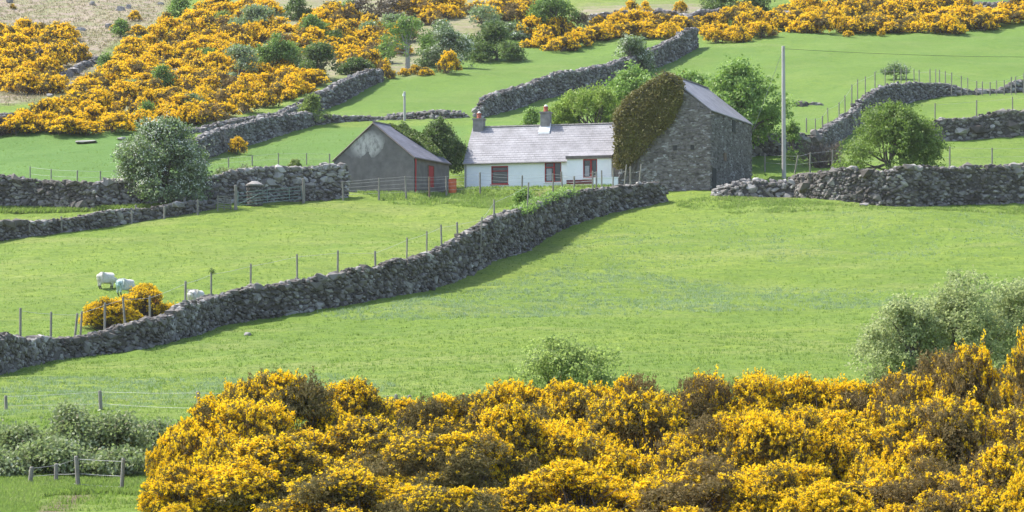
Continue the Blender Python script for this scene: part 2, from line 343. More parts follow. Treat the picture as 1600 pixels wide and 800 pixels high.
# --- big stone barn
br = empty('stone_barn', BARN['o'], -BARN['a'], 'tall rubble stone barn with slate roof and ivy clad gable right of the cottage', 'barn')
Wd, L, ze, zr = BARN['W'], BARN['L'], BARN['ze'], BARN['zr']
def gable_shell(W_, L_, ze_, zr_, zlow, x1=0):
    mb = MB(); x0 = x1-W_; xm = x1-W_/2
    for y in (0, L_): mb.add([(x0,y,zlow),(x1,y,zlow),(x1,y,ze_),(xm,y,zr_),(x0,y,ze_)], [[0,1,2,3,4]] if y == 0 else [[4,3,2,1,0]])
    mb.add([(x1,0,zlow),(x1,L_,zlow),(x1,L_,ze_),(x1,0,ze_)], [[0,1,2,3]]); mb.add([(x0,0,zlow),(x0,L_,zlow),(x0,L_,ze_),(x0,0,ze_)], [[3,2,1,0]])
    return mb
mb = gable_shell(Wd, L, ze-.05, zr-.08, -2)
cs = []; 
for k in range(3400):      # gable stones
    x = -rng.random()*Wd; z = -1+rng.random()*(zr+1)
    if z > ze-.1+(zr-ze)*(1-abs(x+Wd/2)/(Wd/2))-.12: continue
    cs.append((x, 0.0, z, 0))
for k in range(3000): cs.append((0.0, rng.random()*L, -.6+rng.random()*(ze+.45), 1))
for k in range(700): cs.append((-Wd, rng.random()*L, -.6+rng.random()*(ze+.45), 1))
# quoins
for z in np.arange(-.8, ze-.2, .26): cs.append((-.12, .0, z, 2)); cs.append((0, .14, z+.13, 3))
cs = np.array(cs); kind = cs[:, 3]; n = len(cs)
sz = np.stack([np.clip(rng.lognormal(-1.75, .45, n), .07, .5), rng.uniform(.03, .07, n), rng.uniform(.04, .13, n)], 1); sz[kind >= 2] = (.22, .06, .11)
ax = np.where(((kind == 0) | (kind == 2))[:, None], [[1., 0]], [[0., 1]]); stones(mb, cs[:, :3], sz, ax, .08, m=1)
wall = mb.build('wall', [MT['barncore'], MT['barnstone']], br)
def roof_pair(W_, L_, ze_, zr_, th, mat, parent, over=.12, x1=0, ov_g=.06, names='roof'):
    x0 = x1-W_; xm = x1-W_/2; sl_ = (zr_-ze_)/(W_/2)
    mb = MB(); e = over
    for sgn, xe in ((1, x1+e), (-1, x0-e)):
        zb = ze_-sl_*e; y0, y1 = -ov_g, L_+ov_g
        c = [(xm,y0,zr_),(xe,y0,zb),(xe,y1,zb),(xm,y1,zr_)]
        if sgn < 0: c = [c[0], c[3], c[2], c[1]]
        mb.hexa([*c, *[(p[0], p[1], p[2]+th) for p in c]])
    return mb.build(names, mat, parent)
roof = roof_pair(Wd, L, ze, zr, .09, MT['slate_barn'], br)
mb = MB(); mb.tube([(-Wd/2, -.07, zr+.10), (-Wd/2, L+.07, zr+.10)], .09, 6); mb.build('ridge_tile', MT['fascia'], roof)
# small openings in gable and side wall: dark blocks coloured as recess shade
def opening(par, x0, x1, z0, z1, face, name='window', mat=None, fr=.05):
    mb = MB()
    if face == 'front': mb.box(x0, x1, -.075, .01, z0, z1)
    else: mb.box(-.01, .075, x0, x1, z0, z1)
    return mb.build(name, mat or MT['cable'], par)
for px, py in ((1055,231),(1082,230)):
    x, z = local(BARN, px, py); o = opening(br, x-.13, x+.13, z-.2, z+.17, 'front', 'vent_opening')
    mb = MB(); mb.box(x-.22, x+.22, -.1, -.02, z+.172, z+.28); mb.build('lintel', MT['barnstone'], o)
for (pa, pb, za, zb, nm) in ((1112,1118,262,303,'doorway'),(1130,1134,238,252,'window'),(1143,1148,187,208,'loft_opening')):
    y0, z1 = locside(BARN, pa, za); y1, z0 = locside(BARN, pb, zb)
    o = opening(br, y0+.05, y1, z0, z1, 'side', nm, MT['post_brown'] if nm == 'window' else MT['cable'])
    mb = MB(); mb.box(.01, .1, y0-.12, y1+.15, z1+.002, z1+.14); mb.build('lintel', MT['barnstone'], o)

# --- outhouse
ob = empty('outhouse', OUT['o'], -OUT['a'], 'low grey rendered outhouse with slate roof, pale patch on its gable and red door', 'outbuilding')
Wd2, L2, ze2, zr2 = OUT['W'], OUT['L'], OUT['ze'], OUT['zr']
mb = MB(); x0 = -Wd2; xm = -Wd2/2
mb.add([(x0,0,-1.5),(0,0,-1.5),(0,0,ze2-.03),(xm,0,zr2-.05),(x0,0,ze2-.03)], [[0,1,2,3,4]]); mb.build('gable_wall', MT['render_dark'], ob); mb = MB(); mb.add([(x0,L2,-1.5),(0,L2,-1.5),(0,L2,ze2-.03),(xm,L2,zr2-.05),(x0,L2,ze2-.03)], [[4,3,2,1,0]])
mb.build('gable_wall', MT['render_dark'], ob)
mb = MB(); mb.add([(0,0,-1.5),(0,L2,-1.5),(0,L2,ze2-.03),(0,0,ze2-.03)], [[0,1,2,3]]); mb.build('side_wall', MT['render_side'], ob); mb = MB(); mb.add([(x0,0,-1.5),(x0,L2,-1.5),(x0,L2,ze2-.03),(x0,0,ze2-.03)], [[3,2,1,0]]); mb.build('side_wall', MT['render_side'], ob)
rf = roof_pair(Wd2, L2, ze2, zr2, .07, MT['slate_out'], ob, .1)
mb = MB(); mb.tube([(xm, -.07, zr2+.08), (xm, L2+.07, zr2+.08)], .07, 6); mb.build('ridge_tile', MT['fascia'], rf)
mb = MB()
for sgn in (-1, 1): mb.tube([(xm, -.09, zr2-.02), (xm+sgn*(Wd2/2+.1), -.09, ze2-.08)], .045, 4)
mb.build('barge_board', MT['fascia'], ob)
# pale patch of old limewash on the gable
pts = [(538,238),(548,226),(560,214),(570,207),(582,203),(592,205),(600,211),(601,222),(598,233),(590,241),(584,248),(579,245),(576,236),(571,240),(563,248),(557,246),(550,247),(545,243)]
pl = [local(OUT, *p) for p in pts]; dense = []
for i in range(len(pl)):
    a, b_ = np.array(pl[i]), np.array(pl[(i+1) % len(pl)])
    for t_ in np.linspace(0, 1, 6)[:-1]: dense.append(a+(b_-a)*t_+rng.normal(0, .03, 2))
mb = MB(); mb.add([(p[0], -.006, p[1]) for p in dense], [list(range(len(dense)))])
pm, t, b = newmat('old_limewash'); nn = noise(t, 2.2, 7, rough=.7, stretch=(1.6,1,.8)); lw = ramp(t, nn, [(.36, (.15,.145,.14)), (.52, (.36,.345,.33)), (.7, (.54,.525,.50))]); lc = local(OUT, 574, 226)
tc = t.nodes.new('ShaderNodeTexCoord'); mp = N(t, 'ShaderNodeMapping'); mp.inputs[1].default_value = (-lc[0]/1.75, 0, -lc[1]/1.2); mp.inputs[3].default_value = (1/1.75, 0, 1/1.2); t.links.new(tc.outputs['Object'], mp.inputs[0])
ln = N(t, 'ShaderNodeVectorMath', operation='LENGTH'); t.links.new(mp.outputs[0], ln.inputs[0]); ad_ = N(t, 'ShaderNodeMath', operation='MULTIPLY_ADD', i_1=.9); t.links.new(nn, ad_.inputs[0]); t.links.new(ln.outputs['Value'], ad_.inputs[2])
mr = N(t, 'ShaderNodeMapRange'); mr.inputs[1].default_value = 1.05; mr.inputs[2].default_value = 1.35; t.links.new(ad_.outputs[0], mr.inputs[0]); t.links.new(mixc(t, mr.outputs[0], lw, (.13,.125,.122)), b.inputs['Base Color'])
mb.build('limewash_patch', pm, ob)
y0, z1 = locside(OUT, 669, 259); y1, z0 = locside(OUT, 677, 293)
mb = MB(); mb.box(-.01, .03, y0, y1, z0, z1); dr = mb.build('door', MT['red'], ob)
mb = MB()
for (a, b_, c, d) in ((y0-.08, y0-.002, z0, z1+.08),(y1+.002, y1+.08, z0, z1+.08),(y0, y1, z1+.002, z1+.08)): mb.box(-.01, .06, a, b_, c, d)
mb.build('door_frame', MT['post_brown'], dr)
mb = MB(); mb.tube([(.09, .12, -.3), (.09, .12, ze2-.12)], .05, 6); mb.build('drainpipe', MT['red'], ob)
mb = MB(); mb.tube([(.16, -.05, ze2-.09), (.16, L2, ze2-.09)], .06, 6); mb.build('gutter', MT['fascia'], ob)

# --- cottage
cb_ = empty('cottage', COT['o'], -COT['a'], 'long white cottage with pale slate roof, two chimneys and red window frames', 'cottage')
Lc, Dc, ze3, zr3 = COT['L'], COT['D'], COT['ze'], COT['zr']
def rect_px(x0p, y0p, x1p, y1p, yl=0):
    a = local(COT, x0p, y1p, yl); b = local(COT, x1p, y0p, yl); return a[0], b[0], a[1], b[1]
PROT = .45   # the right-hand part stands a little forward
wins = [rect_px(767.5,259,794,288), rect_px(851,252.4,877,285)]; win3 = rect_px(911,248,933,278,-PROT); split = local(COT, 888, 250)[0]
def wall_holes(mb, x0, x1, z0, z1, y, th, holes):
    xs_ = sorted({x0, x1, *[h[0] for h in holes], *[h[1] for h in holes]}); zs_ = sorted({z0, z1, *[h[2] for h in holes], *[h[3] for h in holes]})
    for i in range(len(xs_)-1):
        for j in range(len(zs_)-1):
            xc, zc = (xs_[i]+xs_[i+1])/2, (zs_[j]+zs_[j+1])/2
            if any(h[0] < xc < h[1] and h[2] < zc < h[3] for h in holes): continue
            mb.add([(xs_[i],y,zs_[j]),(xs_[i+1],y,zs_[j]),(xs_[i+1],y,zs_[j+1]),(xs_[i],y,zs_[j+1])], [[0,1,2,3]])
    for h in holes:
        a, b, c, d = h
        mb.add([(a,y,c),(b,y,c),(b,y,d),(a,y,d),(a,y+th,c),(b,y+th,c),(b,y+th,d),(a,y+th,d)], [[0,1,5,4],[3,7,6,2],[0,4,7,3],[1,2,6,5]])
mb = MB(); wall_holes(mb, 0, split, -1.2, ze3, 0, .25, wins)
wall_holes(mb, split, Lc, -1.2, ze3+.05, -PROT, .25, [win3])
mb.add([(split,-PROT,-1.2),(split,0,-1.2),(split,0,ze3+.05),(split,-PROT,ze3+.05)], [[3,2,1,0]])
for x in (0, Lc): mb.add([(x,0,-1.2),(x,Dc,-1.2),(x,Dc,ze3),(x,Dc/2,zr3-.04),(x,0,ze3)], [[0,1,2,3,4][::(-1 if x == 0 else 1)]])
mb.add([(0,Dc,-1.2),(Lc,Dc,-1.2),(Lc,Dc,ze3),(0,Dc,ze3)], [[3,2,1,0]]); mb.add([(Lc,-PROT,-1.2),(Lc,0,-1.2),(Lc,0,ze3),(Lc,-PROT,ze3)], [[0,1,2,3]])
mb.build('wall', MT['white'], cb_)
sl_ = (zr3-ze3)/(Dc/2); mb = MB()
def slab(x0, x1, ya, za, yb, zb, th=.08):
    c = [(x0,ya,za),(x1,ya,za),(x1,yb,zb),(x0,yb,zb)]; mb.hexa([*c, *[(p[0],p[1],p[2]+th) for p in c]])
nrow = 15
for i in range(nrow):     # slate courses, each lapping the one below
    ya = -.15+(Dc/2+.15)*i/nrow; yb = -.15+(Dc/2+.15)*(i+1)/nrow+.02
    za = ze3+sl_*ya; zb = ze3+sl_*yb
    if yb < .45: slab(-.08, split, ya, za+.018, yb, zb)
    else: slab(-.08, Lc+.02, ya, za+.018, yb, zb)
slab(-.08, Lc+.02, Dc+.15, ze3-sl_*.15, Dc/2, zr3)
slab(split+.01, Lc+.02, -PROT-.02, ze3+.16, .42, ze3+sl_*.42+.03, .06)
roof = mb.build('roof', MT['slate_x'], cb_)
mb = MB()
for i in range(26): a = -.06+i*(Lc+.08)/26; mb.tube([(a, Dc/2, zr3+.09+rng.normal(0,.008)), (a+(Lc+.08)/26-.02, Dc/2, zr3+.09)], .085, 6)
mb.build('ridge_tile', MT['chimney'], roof)
mb = MB(); mb.box(split-.06, Lc+.03, -PROT-.14, -PROT-.025, ze3+.02, ze3+.24); mb.build('fascia_board', MT['fascia'], cb_)
mb = MB(); mb.tube([(-.1, -.21, ze3-.13), (split-.07, -.21, ze3-.13)], .055, 6); mb.build('gutter', MT['chimney'], cb_)
mb = MB(); mb.tube([(.12, -.08, -.6), (.12, -.08, ze3-.2)], .04, 6); mb.build('drainpipe', MT['chimney'], cb_)
def chimney(xc, w, d, z0, z1, potn, left):
    mb = MB(); y = Dc/2
    mb.box(xc-w/2, xc+w/2, y-d/2, y+d/2, z0, z1); mb.box(xc-w/2-.06, xc+w/2+.06, y-d/2-.06, y+d/2+.06, z1+.002, z1+.12)
    c = mb.build('chimney', MT['chimney'], roof)
    mb = MB()
    for k in range(potn):
        x = xc+(k-(potn-1)/2)*.3
        mb.tube([(x,y,z1+.1),(x,y,z1+.42),(x,y,z1+.46),(x,y,z1+.52)], [.19,.15,.19,.17], 10)
    mb.build('chimney_pot', MT['redclay'], c)
    mb = MB(); mb.tube([(xc,y,z1+.5),(xc,y,z1+.60),(xc,y,z1+.66)], [.13,.13,.05], 8); mb.build('chimney_cowl', MT['flash'], c)
    return c
cx2 = local(COT, 853, 200, Dc/2)[0]
c1 = chimney(.42, .8, .62, ze3+.2, zr3+.62, 1, True)
c2 = chimney(cx2, .72, .6, zr3-1.2, zr3+.98, 1, False)
mb = MB()
y_ = Dc/2-.30; zq = ze3+sl_*(y_)
mb.hexa([(cx2-.44,y_-.36,zq-.27),(cx2+.44,y_-.36,zq-.27),(cx2+.44,y_+.3,zq+.35),(cx2-.44,y_+.3,zq+.35),(cx2-.42,y_-.30,zq-.08),(cx2+.42,y_-.30,zq-.08),(cx2+.38,y_+.25,zq+.6),(cx2-.38,y_+.25,zq+.6)])
mb.build('mortar_flashing', MT['flash'], c2)
def window(h, y, style):
    a, b, c, d = h; fr = .06; yy = y+.05
    g = MB(); g.add([(a,yy+.1,c),(b,yy+.1,c),(b,yy+.1,d),(a,yy+.1,d)], [[0,1,2,3]])
    w = g.build('window', MT['glass'], cb_)
    f = MB()
    f.box(a+.003, a+fr, yy, yy+.09, c+fr, d-fr); f.box(b-fr, b-.003, yy, yy+.09, c+fr, d-fr); f.box(a+.003, b-.003, yy-.003, yy+.09, d-fr*1.6, d-.003); f.box(a+.003, b-.003, yy-.003, yy+.09, c+.003, c+fr*1.2)
    if style == 0: f.box(a+fr, b-fr, yy+.01, yy+.08, d-.40, d-.34)
    if style == 1:
        xm_ = a+(b-a)*.55; f.box(xm_-.05, xm_+.05, yy+.01, yy+.08, c+fr, d-fr); f.box(a+fr, xm_-.05, yy+.012, yy+.078, d-.45, d-.37)
    if style == 2: xm_ = a+(b-a)*.55; f.box(xm_-.06, xm_+.06, yy+.01, yy+.08, c+fr, d-fr)
    f.build('window_frame', MT['red'], w)
    if style:
        q = MB(); q.box(a+.12, a+.12+(b-a)*.3, yy+.06, yy+.085, c+.15, d-.5); q.build('curtain', MT['curtain'], w)
    s_ = MB(); s_.box(a-.05, b+.05, y-.08, y+.03, c-.07, c-.002); s_.build('window_sill', MT['red'] if style == 0 else MT['white'], w)
window(wins[0], 0, 0); window(wins[1], 0, 1); window(win3, -PROT, 2)
# low yard wall and red bench before the cottage
a = local(COT, 927, 279, -1.6); b = local(COT, 966, 290, -1.6)
mb = MB(); mb.box(a[0], b[0], -1.75, -1.5, b[1]-1.2, a[1]); mb.box(a[0]-.04, b[0]+.04, -1.79, -1.46, a[1]+.002, a[1]+.07)
o = mb.build('yard_wall', MT['white']); o.matrix_world = frame(COT); tag(o, 'low whitewashed yard wall by the corner of the barn, before the cottage', 'wall')
a = local(COT, 884, 281, -1.4); b = local(COT, 925, 290, -1.4); r_ = empty('bench', frame(COT) @ Vector(((a[0]+b[0])/2, -1.4, b[1]-.3)), -COT['a'], 'dark red plank bench standing before the cottage wall', 'bench')
hw = (b[0]-a[0])/2; hh = a[1]-b[1]+.3
mb = MB(); [mb.box(-hw, hw, .2, .24, hh-.17*(k+1)+.03, hh-.17*k) for k in range(2)]; mb.build('backrest', MT['oxblood'], r_)
mb = MB(); [mb.box(-hw, hw, -.2+.13*k, -.2+.13*k+.11, .26, .30) for k in range(3)]; mb.build('seat', MT['oxblood'], r_)
for sx in (-1, 1): mb = MB(); mb.box(sx*(hw-.1)-.04, sx*(hw-.1)+.04, -.18, .19, -.35, .258); mb.build('leg', MT['oxblood'], r_)

# orange barrel
g = G(708, 299); g = np.array([g[0], 209.5, 0]); g[2] = H(g[0], g[1]); r_ = empty('barrel', (Xat(707, 210.5, 17.5), 210.5, float(H(Xat(707, 210.5, 17.5), 210.5))), 0, 'rusty orange barrel between the outhouse and the cottage', 'barrel')
mb = MB(); mb.tube([(0,0,-.3),(0,0,.25),(0,0,.27),(0,0,.29),(0,0,.6),(0,0,.62),(0,0,.64),(0,0,.95)], [.29,.29,.31,.29,.29,.31,.29,.29], 16); mb.build('drum', MT['orange'], r_)
mb = MB(); mb.tube([(0,0,.951),(0,0,.98)], [.31,.31], 16); mb.build('rim', MT['redclay'], r_)

# ------------------------------------------------------------------ dry stone walls
WALLPATH = {}
def stone_wall(key, pts, label, sz=.17, thick=.6, mat='stone', cap=True, hi=False, hmul=1., jag=.12, name='dry_stone_wall'):
    base = np.array([G(px, b) for px, b, t in pts]); D = base[:, 1]
    hts = np.array([(b-t)/ppm(d)*hmul for (px, b, t), d in zip(pts, D)])
    seg = np.concatenate([[0], np.cumsum(np.hypot(*np.diff(base[:, :2], axis=0).T))]); Ltot = seg[-1]
    n = max(int(Ltot/.5), 4); s = np.linspace(0, Ltot, n)
    bx = np.interp(s, seg, base[:, 0]); by = np.interp(s, seg, base[:, 1])
    k = np.array([.25,.5,.25])
    for _ in range(6): bx[1:-1] = np.convolve(bx, k, 'valid'); by[1:-1] = np.convolve(by, k, 'valid')
    hh = np.interp(s, seg, hts)+jag*np.convolve(rng.standard_normal(n+6), np.ones(4)/4, 'same')[3:-3]
    T = np.stack([np.gradient(bx), np.gradient(by)], 1); T = unit(T); Nn = np.stack([-T[:, 1], T[:, 0]], 1)   # away from the camera when running left to right
    Nn = np.where((Nn[:, 1] < 0)[:, None], -Nn, Nn)
    WALLPATH[key] = (bx, by, hh, Nn)
    c = np.stack([bx, by], 1)+Nn*thick/2; zb = H(c[:, 0], c[:, 1])
    mb = MB()
    # core
    w0, w1 = thick/2-.10, thick/2-.16
    ring = []
    zt = H(bx, by)+hh-.16
    A = np.stack([*(c-Nn*w0).T, zb-.6], 1); B = np.stack([*(c-Nn*w1).T, zt], 1); C_ = np.stack([*(c+Nn*w1).T, zt], 1); D_ = np.stack([*(c+Nn*w0).T, zb-.6], 1)
    V = np.stack([A, B, C_, D_], 1); i = np.arange(n-1)[:, None]*4; j = np.arange(3)[None]
    mb.add(V, np.concatenate([np.stack([i+j, i+j+1, i+4+j+1, i+4+j], -1).reshape(-1, 4), [[0,1,2,3]], [[4*n-1,4*n-2,4*n-3,4*n-4]]]), 0)
    Cs, Sz, Ax = [], [], []
    def place(ss, zf, side, scale=1):
        x = np.interp(ss, s, bx); y = np.interp(ss, s, by); nx_ = np.interp(ss, s, Nn[:, 0]); ny_ = np.interp(ss, s, Nn[:, 1]); h = np.interp(ss, s, hh)
        m_ = len(ss); rr = np.clip(rng.lognormal(0, .38, m_), .45, 2.4)*sz*scale
        off = (0 if side < 0 else thick if side > 0 else thick/2)+(zf*.10 if side < 0 else -zf*.10 if side > 0 else rng.uniform(-.3, .3, m_)*thick)
        off = off+(rr*.5 if side < 0 else -rr*.5 if side > 0 else 0)+rng.normal(0, .025, m_)
        X_ = x+nx_*off; Y_ = y+ny_*off; zb_ = H(X_, Y_) if side > 0 else H(x, y)
        z = zb_+zf*(h-rr*.3)
        Cs.append(np.stack([X_, Y_, z], 1)); Sz.append(np.stack([rr*rng.uniform(.8,1.35,m_), rr*rng.uniform(.8,1.1,m_), rr*rng.uniform(.5,.85,m_)], 1))
        Ax.append(np.stack([ny_, -nx_], 1))
    hm = hh.mean(); dz = sz*1.15; rows = max(int(hm/dz), 2)
    for rI in range(rows+1):
        zf = rI/rows; m_ = int(Ltot/(sz*1.7)); ss = (np.arange(m_)+rng.random(m_)*.8+.5*(rI % 2))*Ltot/m_; ss = np.clip(ss, 0, Ltot)
        place(ss, np.clip(zf+rng.normal(0, .35/rows, m_), 0, 1), -1)
        if rI % 2 == 0: place(ss, np.full(m_, zf), 1, 1.5)
    if cap:
        for q in range(2): m_ = int(Ltot/(sz*1.5)); place(rng.random(m_)*Ltot, np.full(m_, 1.0), 0, 1.0)
        m_ = int(Ltot/(sz*4)); place(rng.random(m_)*Ltot, np.full(m_, 1.06), 0, 1.1)
    m_ = int(Ltot/(sz*5)); place(rng.random(m_)*Ltot, np.full(m_, -.02), -1, 1.3)
    # ends
    for e0 in (0, Ltot):
        m_ = int(hm*thick/(sz*sz*2)); ss = np.full(m_, e0); place(ss, rng.random(m_), 0)
    stones(mb, np.concatenate(Cs), np.concatenate(Sz), np.concatenate(Ax), .22, hi, 1)
    o = mb.build(name, [MT['core'], MT[mat]], None); tag(o, label, 'wall', 'dry stone walls'); return o
W1 = [(-150,622,574),(-60,598,548),(-20,590,532),(20,580,524),(45,573,528),(75,565,528),(110,559,524),(200,549,511),(260,538,498),(300,526,478),(345,508,464),(400,501,451),(480,487,437),(560,475,424),(640,460,408),(700,444,384),(750,423,358),(800,400,334),(850,374,312),(900,350,300),(960,332,293),(1000,324,288),(1032,318,284),(1042,316,290)]
stone_wall('W1', W1, 'long dry stone wall climbing from the lower left corner across the pasture to the stone barn', .155, .7, hi=False)
stone_wall('W2', [(-170,392,364),(-40,383,352),(0,376,348),(60,369,345),(110,363,342),(150,357,333),(200,349,328),(250,341,322),(300,334,316),(334,327,312)], 'low dry stone wall running left from the hurdle and the gate, in front of the taller wall', .14, .5)
stone_wall('W3', [(-180,328,280),(-60,326,277),(0,326,279),(60,327,280),(110,329,284),(145,329,286)], 'tall dry stone wall at the left frame edge behind the low wall, ending in a step', .17, .6)
stone_wall('W3b', [(150,325,286),(200,322,286),(250,320,279),(300,318,282),(340,318,276),(380,318,268),(430,316,262),(480,313,262),(520,311,259),(545,309,260)], 'retaining wall of big boulders behind the pale hawthorn and the gate', .17, .6, 'stone_pale')
stone_wall('W4b', [(280,262,224),(322,249,214),(345,241,204),(370,232,196),(400,224,189),(430,214,183),(460,205,178),(490,197,176)], 'steep dark dry stone wall rising behind the single round gorse bush', .15, .8, 'stone_far')
stone_wall('W4a', [(285,212,204),(318,206,199),(345,203,192),(370,201,187),(410,196,182),(440,188,175),(470,180,163),(500,174,150),(530,164,132),(560,147,119),(585,133,110),(600,126,108)], 'diagonal dry stone wall climbing along the lower edge of the gorse slope', .155, .9, 'stone_far')
stone_wall('W4c', [(490,196,178),(520,192,179),(560,189,181),(600,188,182),(610,188,183)], 'short dark stretch of dry stone wall level with the roof ridge of the outhouse', .14, .6, 'stone_far')
stone_wall('W4d', [(605,188,183),(640,187,178),(680,186,176),(720,185,176),(733,184,180)], 'low pale tumbled stone wall behind the small concrete pole', .16, .8, 'stone_far', jag=.2)
stone_wall('W5', [(752,184,168),(765,182,152),(800,172,142),(840,158,126),(880,149,113),(925,141,108),(950,134,102),(1000,116,87),(1040,101,69),(1070,86,53),(1092,75,43)], 'long dry stone wall curving uphill through the green field behind the cottage to the upper gorse', .16, .9, 'stone_far')
stone_wall('W6', [(925,44,22),(980,42,18),(1040,40,18),(1095,40,18),(1130,34,16)], 'wall of pale loose stones behind the strip of gorse, high on the hill', .26, 1.0, 'stone_far', jag=.25)
stone_wall('W7', [(1282,242,208),(1300,232,198),(1325,212,184),(1350,192,158),(1375,176,140),(1400,166,133),(1430,158,129),(1460,153,128),(1490,150,133),(1515,149,141),(1528,148,146)], 'arched dry stone wall over the knoll behind the right hand hawthorn, posts along its top', .15, .9, 'stone_far')
stone_wall('W7b', [(1530,147,144),(1560,146,141),(1580,145,133),(1600,145,126),(1640,145,124),(1740,144,123)], 'small end of dry stone wall at the right frame edge below the long row of posts', .2, .8, 'stone_far')
stone_wall('W8', [(1462,220,188),(1500,220,184),(1530,218,179),(1570,215,173),(1600,213,171),(1650,210,166),(1790,206,164)], 'dry stone wall of round boulders at the right edge between the two grass terraces', .20, .7)
stone_wall('W9', [(1228,306,283),(1240,308,275),(1270,311,270),(1300,313,266),(1350,318,266),(1400,323,263),(1440,323,262),(1500,320,261),(1560,319,259),(1600,318,258),(1660,317,256),(1800,316,256)], 'tall dry stone wall beneath the right hand hawthorn, reaching the right frame edge', .17, .7)
stone_wall('W10', [(1112,306,297),(1140,308,290),(1165,308,287),(1190,308,286),(1215,308,281),(1240,308,280)], 'heap of tumbled pale boulders between the barn and the foot of the utility pole', .21, 1.3, 'stone_pale', jag=.3, name='boulder_heap')
stone_wall('W11', [(1176,245,212),(1210,244,210),(1250,243,209),(1285,243,208)], 'shaded dry stone wall behind the utility pole and the bare shrub', .19, .6)
stone_wall('W12', [(-140,232,202),(-40,222,190),(0,212,182),(20,206,179),(32,200,180)], 'rounded stub of stone wall at the left frame edge below the gorse', .21, 1.0, 'stone_far')
stone_wall('W13', [(98,124,119),(110,119,111),(130,108,100),(155,96,90)], 'broken line of low stones between the single gorse bushes at upper left', .22, .6, 'stone_far', cap=False)
stone_wall('W14', [(1500,18,8),(1530,20,6),(1560,21,4),(1600,22,3),(1650,22,3),(1740,22,4)], 'stone wall high at the upper right corner behind the end of the long gorse bank', .26, .9, 'stone_far')
stone_wall('W14b', [(1195,36,22),(1225,42,20),(1260,42,22)], 'short dark piece of wall between the two upper right gorse banks', .26, .9, 'stone_far')
stone_wall('W15', [(1240,166,162),(1262,165,161),(1285,164,162)], 'thin line of white stones in the grass left of the arched wall', .2, .5, 'stone_far', cap=False)
stone_wall('W16', [(477,315,297),(500,314,297),(521,312,298)], 'low dark wall joining the smaller gate pillar to the outhouse', .13, .4)

# loose boulders
def boulder(px, py, w, h, label, mat='stone_far'):
    g = G(px, py); s_ = 1/ppm(g[1]); mb = MB(); 
    stones(mb, np.array([[0, 0, h*s_*.3]]), np.array([[w*s_*.55, w*s_*.45, h*s_*.7]]), np.array([[1., 0]]), .1, True)
    o = mb.build('boulder', [MT[mat]]); o.location = g; tag(o, label, 'boulder', 'loose boulders')
for a in [(387,524,13,5,'small pale boulder in the grass right of the bend of the long wall'),(187,17,16,8,'white boulder on the rough slope, left of a pair'),(200,13,10,7,'white boulder on the rough slope, right of a pair'),
          (144,8,12,7,'dark grey boulder near the top on the rough slope'),(170,44,14,8,'dark boulder beside the small gorse clump at upper left'),(125,48,18,6,'low dark boulder right of the upper left gorse patch'),
          (78,152,10,7,'pale boulder below the upper left gorse patch'),(178,142,22,8,'pale slab lying in a gap of the gorse slope'),(190,219,14,6,'dark stone lying on the pasture left of the pale hawthorn'),
          (136,224,34,6,'flat row of stones on the pasture above the left posts'),(437,212,12,6,'flat pale boulder in the grass above the small ivy stump'),(15,4,12,6,'dark boulder in the upper left corner'),
          (1212,306,15,13,'large white boulder at the right end of the heap'),(1350,322,14,6,'flat stone at the foot of the wall beneath the right hand hawthorn'),(250,7,12,4,'small pale boulder near the top edge left of the green shrub')]:
    boulder(*a)

# ------------------------------------------------------------------ foliage builders
def quads(C, S1, S2, Nrm=None, spread=1.0):
    n = len(C); d = rng.standard_normal((n, 3))
    if Nrm is not None: d = unit(d)*spread+Nrm
    d = unit(d); a = unit(np.cross(d, rng.standard_normal((n, 3)))); b = np.cross(d, a)
    a *= np.reshape(S1, (-1, 1)); b *= np.reshape(S2, (-1, 1))
    V = np.stack([C-a-b*.35, C-a*.1-b, C+a, C-a*.1+b], 1)
    return V.reshape(-1, 3), np.arange(4*n).reshape(n, 4)
def lobes(n, rx, ry, h, flat=.3, rl=(.28,.42)):
    out = []; rad = []
    for i in range(n):
        th = rng.random()*2*pi; u = rng.random()**.5; ph = rng.uniform(-.15, 1)*pi/2
        r = rng.uniform(rl[0], rl[1]); k = (1-r*.75)*(.55+.45*u)
        out.append((rx*k*cos(th)*cos(ph), ry*k*sin(th)*cos(ph), h*flat+h*(1-flat)*k*sin(ph))); rad.append(r)
    return np.array(out), np.array(rad)
def crown_pts(n, Lc_, Lr, sc, shell=.16, up=-.55):
    i = rng.choice(len(Lc_), n, p=Lr**2/np.sum(Lr**2)); d = unit(rng.standard_normal((n, 3)))
    bad = d[:, 2] < up; d[bad, 2] *= -1
    rr = Lr[i]*(1.03-np.abs(rng.normal(0, shell, n))*1.6+.06*rng.standard_normal(n))
    # ragged: modulate the radius by direction bins
    rr *= 1+.14*np.sin(d[:, 0]*7+i*2.1)*np.sin(d[:, 1]*6+i)+.1*np.sin(d[:, 2]*9+i*1.3)
    return Lc_[i]+d*rr[:, None]*sc, d, i
